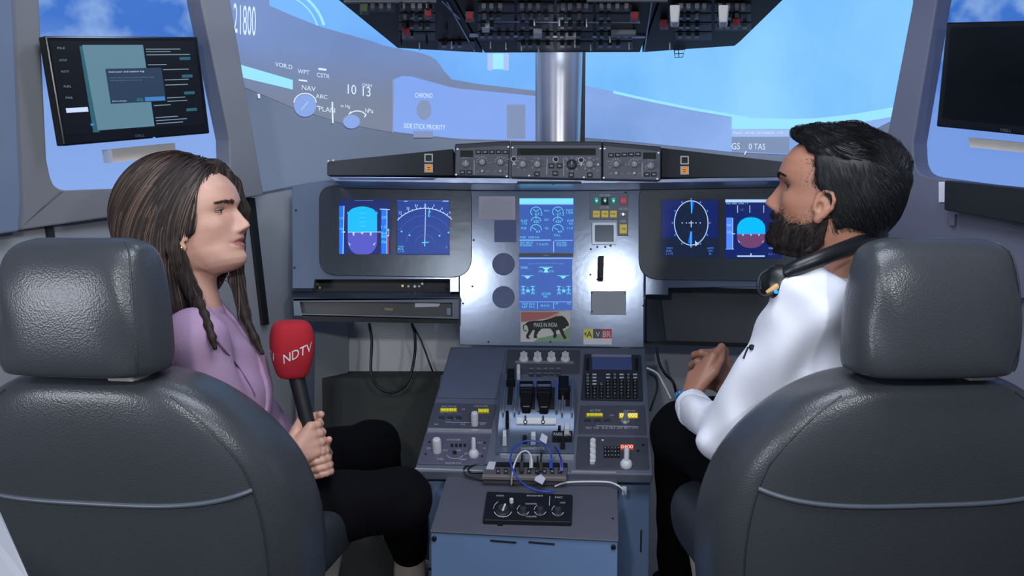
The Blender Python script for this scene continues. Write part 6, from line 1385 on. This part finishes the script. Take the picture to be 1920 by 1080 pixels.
hm = MB(); V, Q = nets(hairM, (-.11, -.15, .02), (.11, .12, .26), .003); hm.add(TM_(V), Q.tolist(), 0); r_ = np.random.default_rng(4)
s_ = V[r_.integers(0, len(V), 9000)]
def mdir(p, i): d = np.zeros_like(p); d[:, 1] = np.where(p[:, 2] > .17, .5, -.5); d[:, 2] = np.where(p[:, 2] > .17, .2, -.8); d[:, 0] = .5 * np.sin(p[:, 1] * 50); return d
pth = advect(hairM, s_.astype(float), mdir, 5, .004, r_, off=.004); strands(hm, TM_(pth.reshape(-1, 3)).reshape(pth.shape), .0005, .0002, 1)
def scatter(mb, pts_, T, dirv, ln, rad, mi):
    p0 = pts_; d_ = dirv(p0); d_ /= np.linalg.norm(d_, axis=1)[:, None]; q_ = np.stack([p0, p0 + d_ * ln * .5 + _out(p0) * .0012, p0 + d_ * ln + _out(p0) * .0016], 1); strands(mb, T(q_.reshape(-1, 3)).reshape(q_.shape), rad, rad * .4, mi)
def _out(p):
    o_ = np.stack([p[:, 0], p[:, 1] * .6, np.zeros(len(p))], 1); return o_ / (np.linalg.norm(o_, axis=1)[:, None] + 1e-9)
HV, _Q = nets(lambda q: head_field(q, True), (-.10, -.12, -.01), (.10, .12, .235), .003)
HLz = [.02, .05, .075, .10, .125, .15, .17, .185, .20, .24]; HLy = [-.030, -.018, -.008, -.004, .026, .030, .040, .056, .085, .10]
c_ = HV[r_.integers(0, len(HV), 110000)] + r_.normal(size=(110000, 3)) * .0012; gap = c_[:, 1] - np.interp(c_[:, 2], HLz, HLy)
c_ = c_[(np.abs(c_[:, 0]) > .045) & (c_[:, 2] > .07) & (c_[:, 2] < .165) & (gap > -.006) & (gap < .026) & (r_.random(110000) < np.exp(-np.maximum(gap, 0) / .006))]
scatter(hm, c_, TM_, lambda p: np.tile([0, .5, -1.0], (len(p), 1)), .0022, .00026, 0)
hm.build('hair', [mat('hair_black', (15, 14, 17), .55), mat('hair_black_sheen', (30, 29, 33), .45)], man, smooth=80, recalc=False)
bm_ = MB(); V, Q = nets(beardM, (-.09, -.05, -.03), (.09, .12, .11), .0028); bm_.add(TM_(V), Q.tolist(), 0)
s_ = V[r_.integers(0, len(V), 4200)]
def bdir(p, i): d = np.zeros_like(p); d[:, 2] = -1; d[:, 1] = .25; return d + .3 * np.sin(p * 300)
pth = advect(beardM, s_.astype(float), bdir, 3, .003, r_, off=.003); strands(bm_, TM_(pth.reshape(-1, 3)).reshape(pth.shape), .0005, .0002, 1)
c_ = HV[r_.integers(0, len(HV), 110000)] + r_.normal(size=(110000, 3)) * .001; gap = c_[:, 2] - np.interp(c_[:, 1], [-.03, .0, .03, .06, .078, .1], [.088, .070, .052, .048, .063, .065])
c_ = c_[(c_[:, 1] > -.012) & (c_[:, 1] < .082) & (gap > -.004) & (gap < .024) & (r_.random(110000) < np.exp(-np.maximum(gap, 0) / .006))]
scatter(bm_, c_, TM_, lambda p: np.tile([0, .25, -1.0], (len(p), 1)), .0022, .00024, 1)
bm_.build('beard', [mat('beard_dark', (40, 30, 28), .8), mat('beard_strand', (26, 21, 21), .7)], man, smooth=80, recalc=False)
# headset round the neck
hs = thing('headset', 'black headset hung round the man\'s neck with a tan-edged ear cup and blue light', 'headset', P(1560, 510, 1.66))
ring = bez([P(1476, 512, 1.585), P(1500, 500, 1.575), P(1545, 482, 1.575), P(1595, 462, 1.60), P(1640, 444, 1.66), P(1650, 440, 1.74), P(1620, 450, 1.80), P(1570, 472, 1.80), P(1525, 492, 1.76)], 5)
b = MB(); b.tube(ring, [.0145] * len(ring), 12); b.build('neck_band', mat('headset_black', (26, 27, 31), .35), hs, smooth=50)
cu = P(1458, 528, 1.60); nx_ = unit([-.55, -.8, .25])
b = MB(); b.lathe(cu - nx_ * .014, nx_, [(.018, 0), (.029, .004), (.031, .014), (.026, .024), (.012, .030)], 28); b.build('ear_cup', MATS['headset_black'], hs, smooth=50)
b = MB(); a0_ = P(1437, 549, 1.585); a1_ = P(1482, 513, 1.60); dd = a1_ - a0_; b.tube(bez([a0_, a0_ + dd * .3 + [.0, -.004, -.002], a0_ + dd * .7 + [0, -.004, -.002], a1_]), [.0035 + .003 * math.sin(math.pi * i / 30) for i in range(31)], 10); b.build('tan_edge', mat('tan_trim', (196, 160, 104), .5), hs, smooth=50)
b = MB(); b.tube(bez([P(1440, 506, 1.59), P(1426, 516, 1.585), P(1421, 535, 1.58), P(1426, 552, 1.58), P(1440, 554, 1.58), P(1462, 540, 1.585)]), .0032, 8); b.build('boom', M_dark, hs, smooth=50)
b = MB(); b.lathe(P(1455, 547, 1.578), [0, -1, 0], [(.0035, 0), (.0035, .002), (.001, .003)], 12); b.build('blue_light', glow('led_blue', (30, 140, 255), 2.0), hs)
b = MB(); b.tube(bez([P(1462, 548, 1.585), P(1490, 538, 1.585), P(1520, 528, 1.59)]), .0026, 8); b.build('lead', M_dark, hs, smooth=50)
lm = thing('lapel_microphone', 'tiny black clip-on microphone on the front of the white shirt', 'microphone', P(1404, 660, 1.6))
q = surf_path(fshirt, [(1412, 652), (1403, 649)], 1.6, .004); q2 = surf_path(fshirt, [(1403, 651), (1399, 660), (1394, 672)], 1.6, .003)
if len(q) == 2 and len(q2) > 1:
    b = MB(); b.lathe(q[0], q[1] - q[0], [(.004, 0), (.0055, .002), (.0055, .008), (.002, .012)], 14); b.build('capsule', M_dark, lm, smooth=50)
    b = MB(); b.tube(bez(q2), .002, 6); b.build('clip', M_dark, lm, smooth=50)
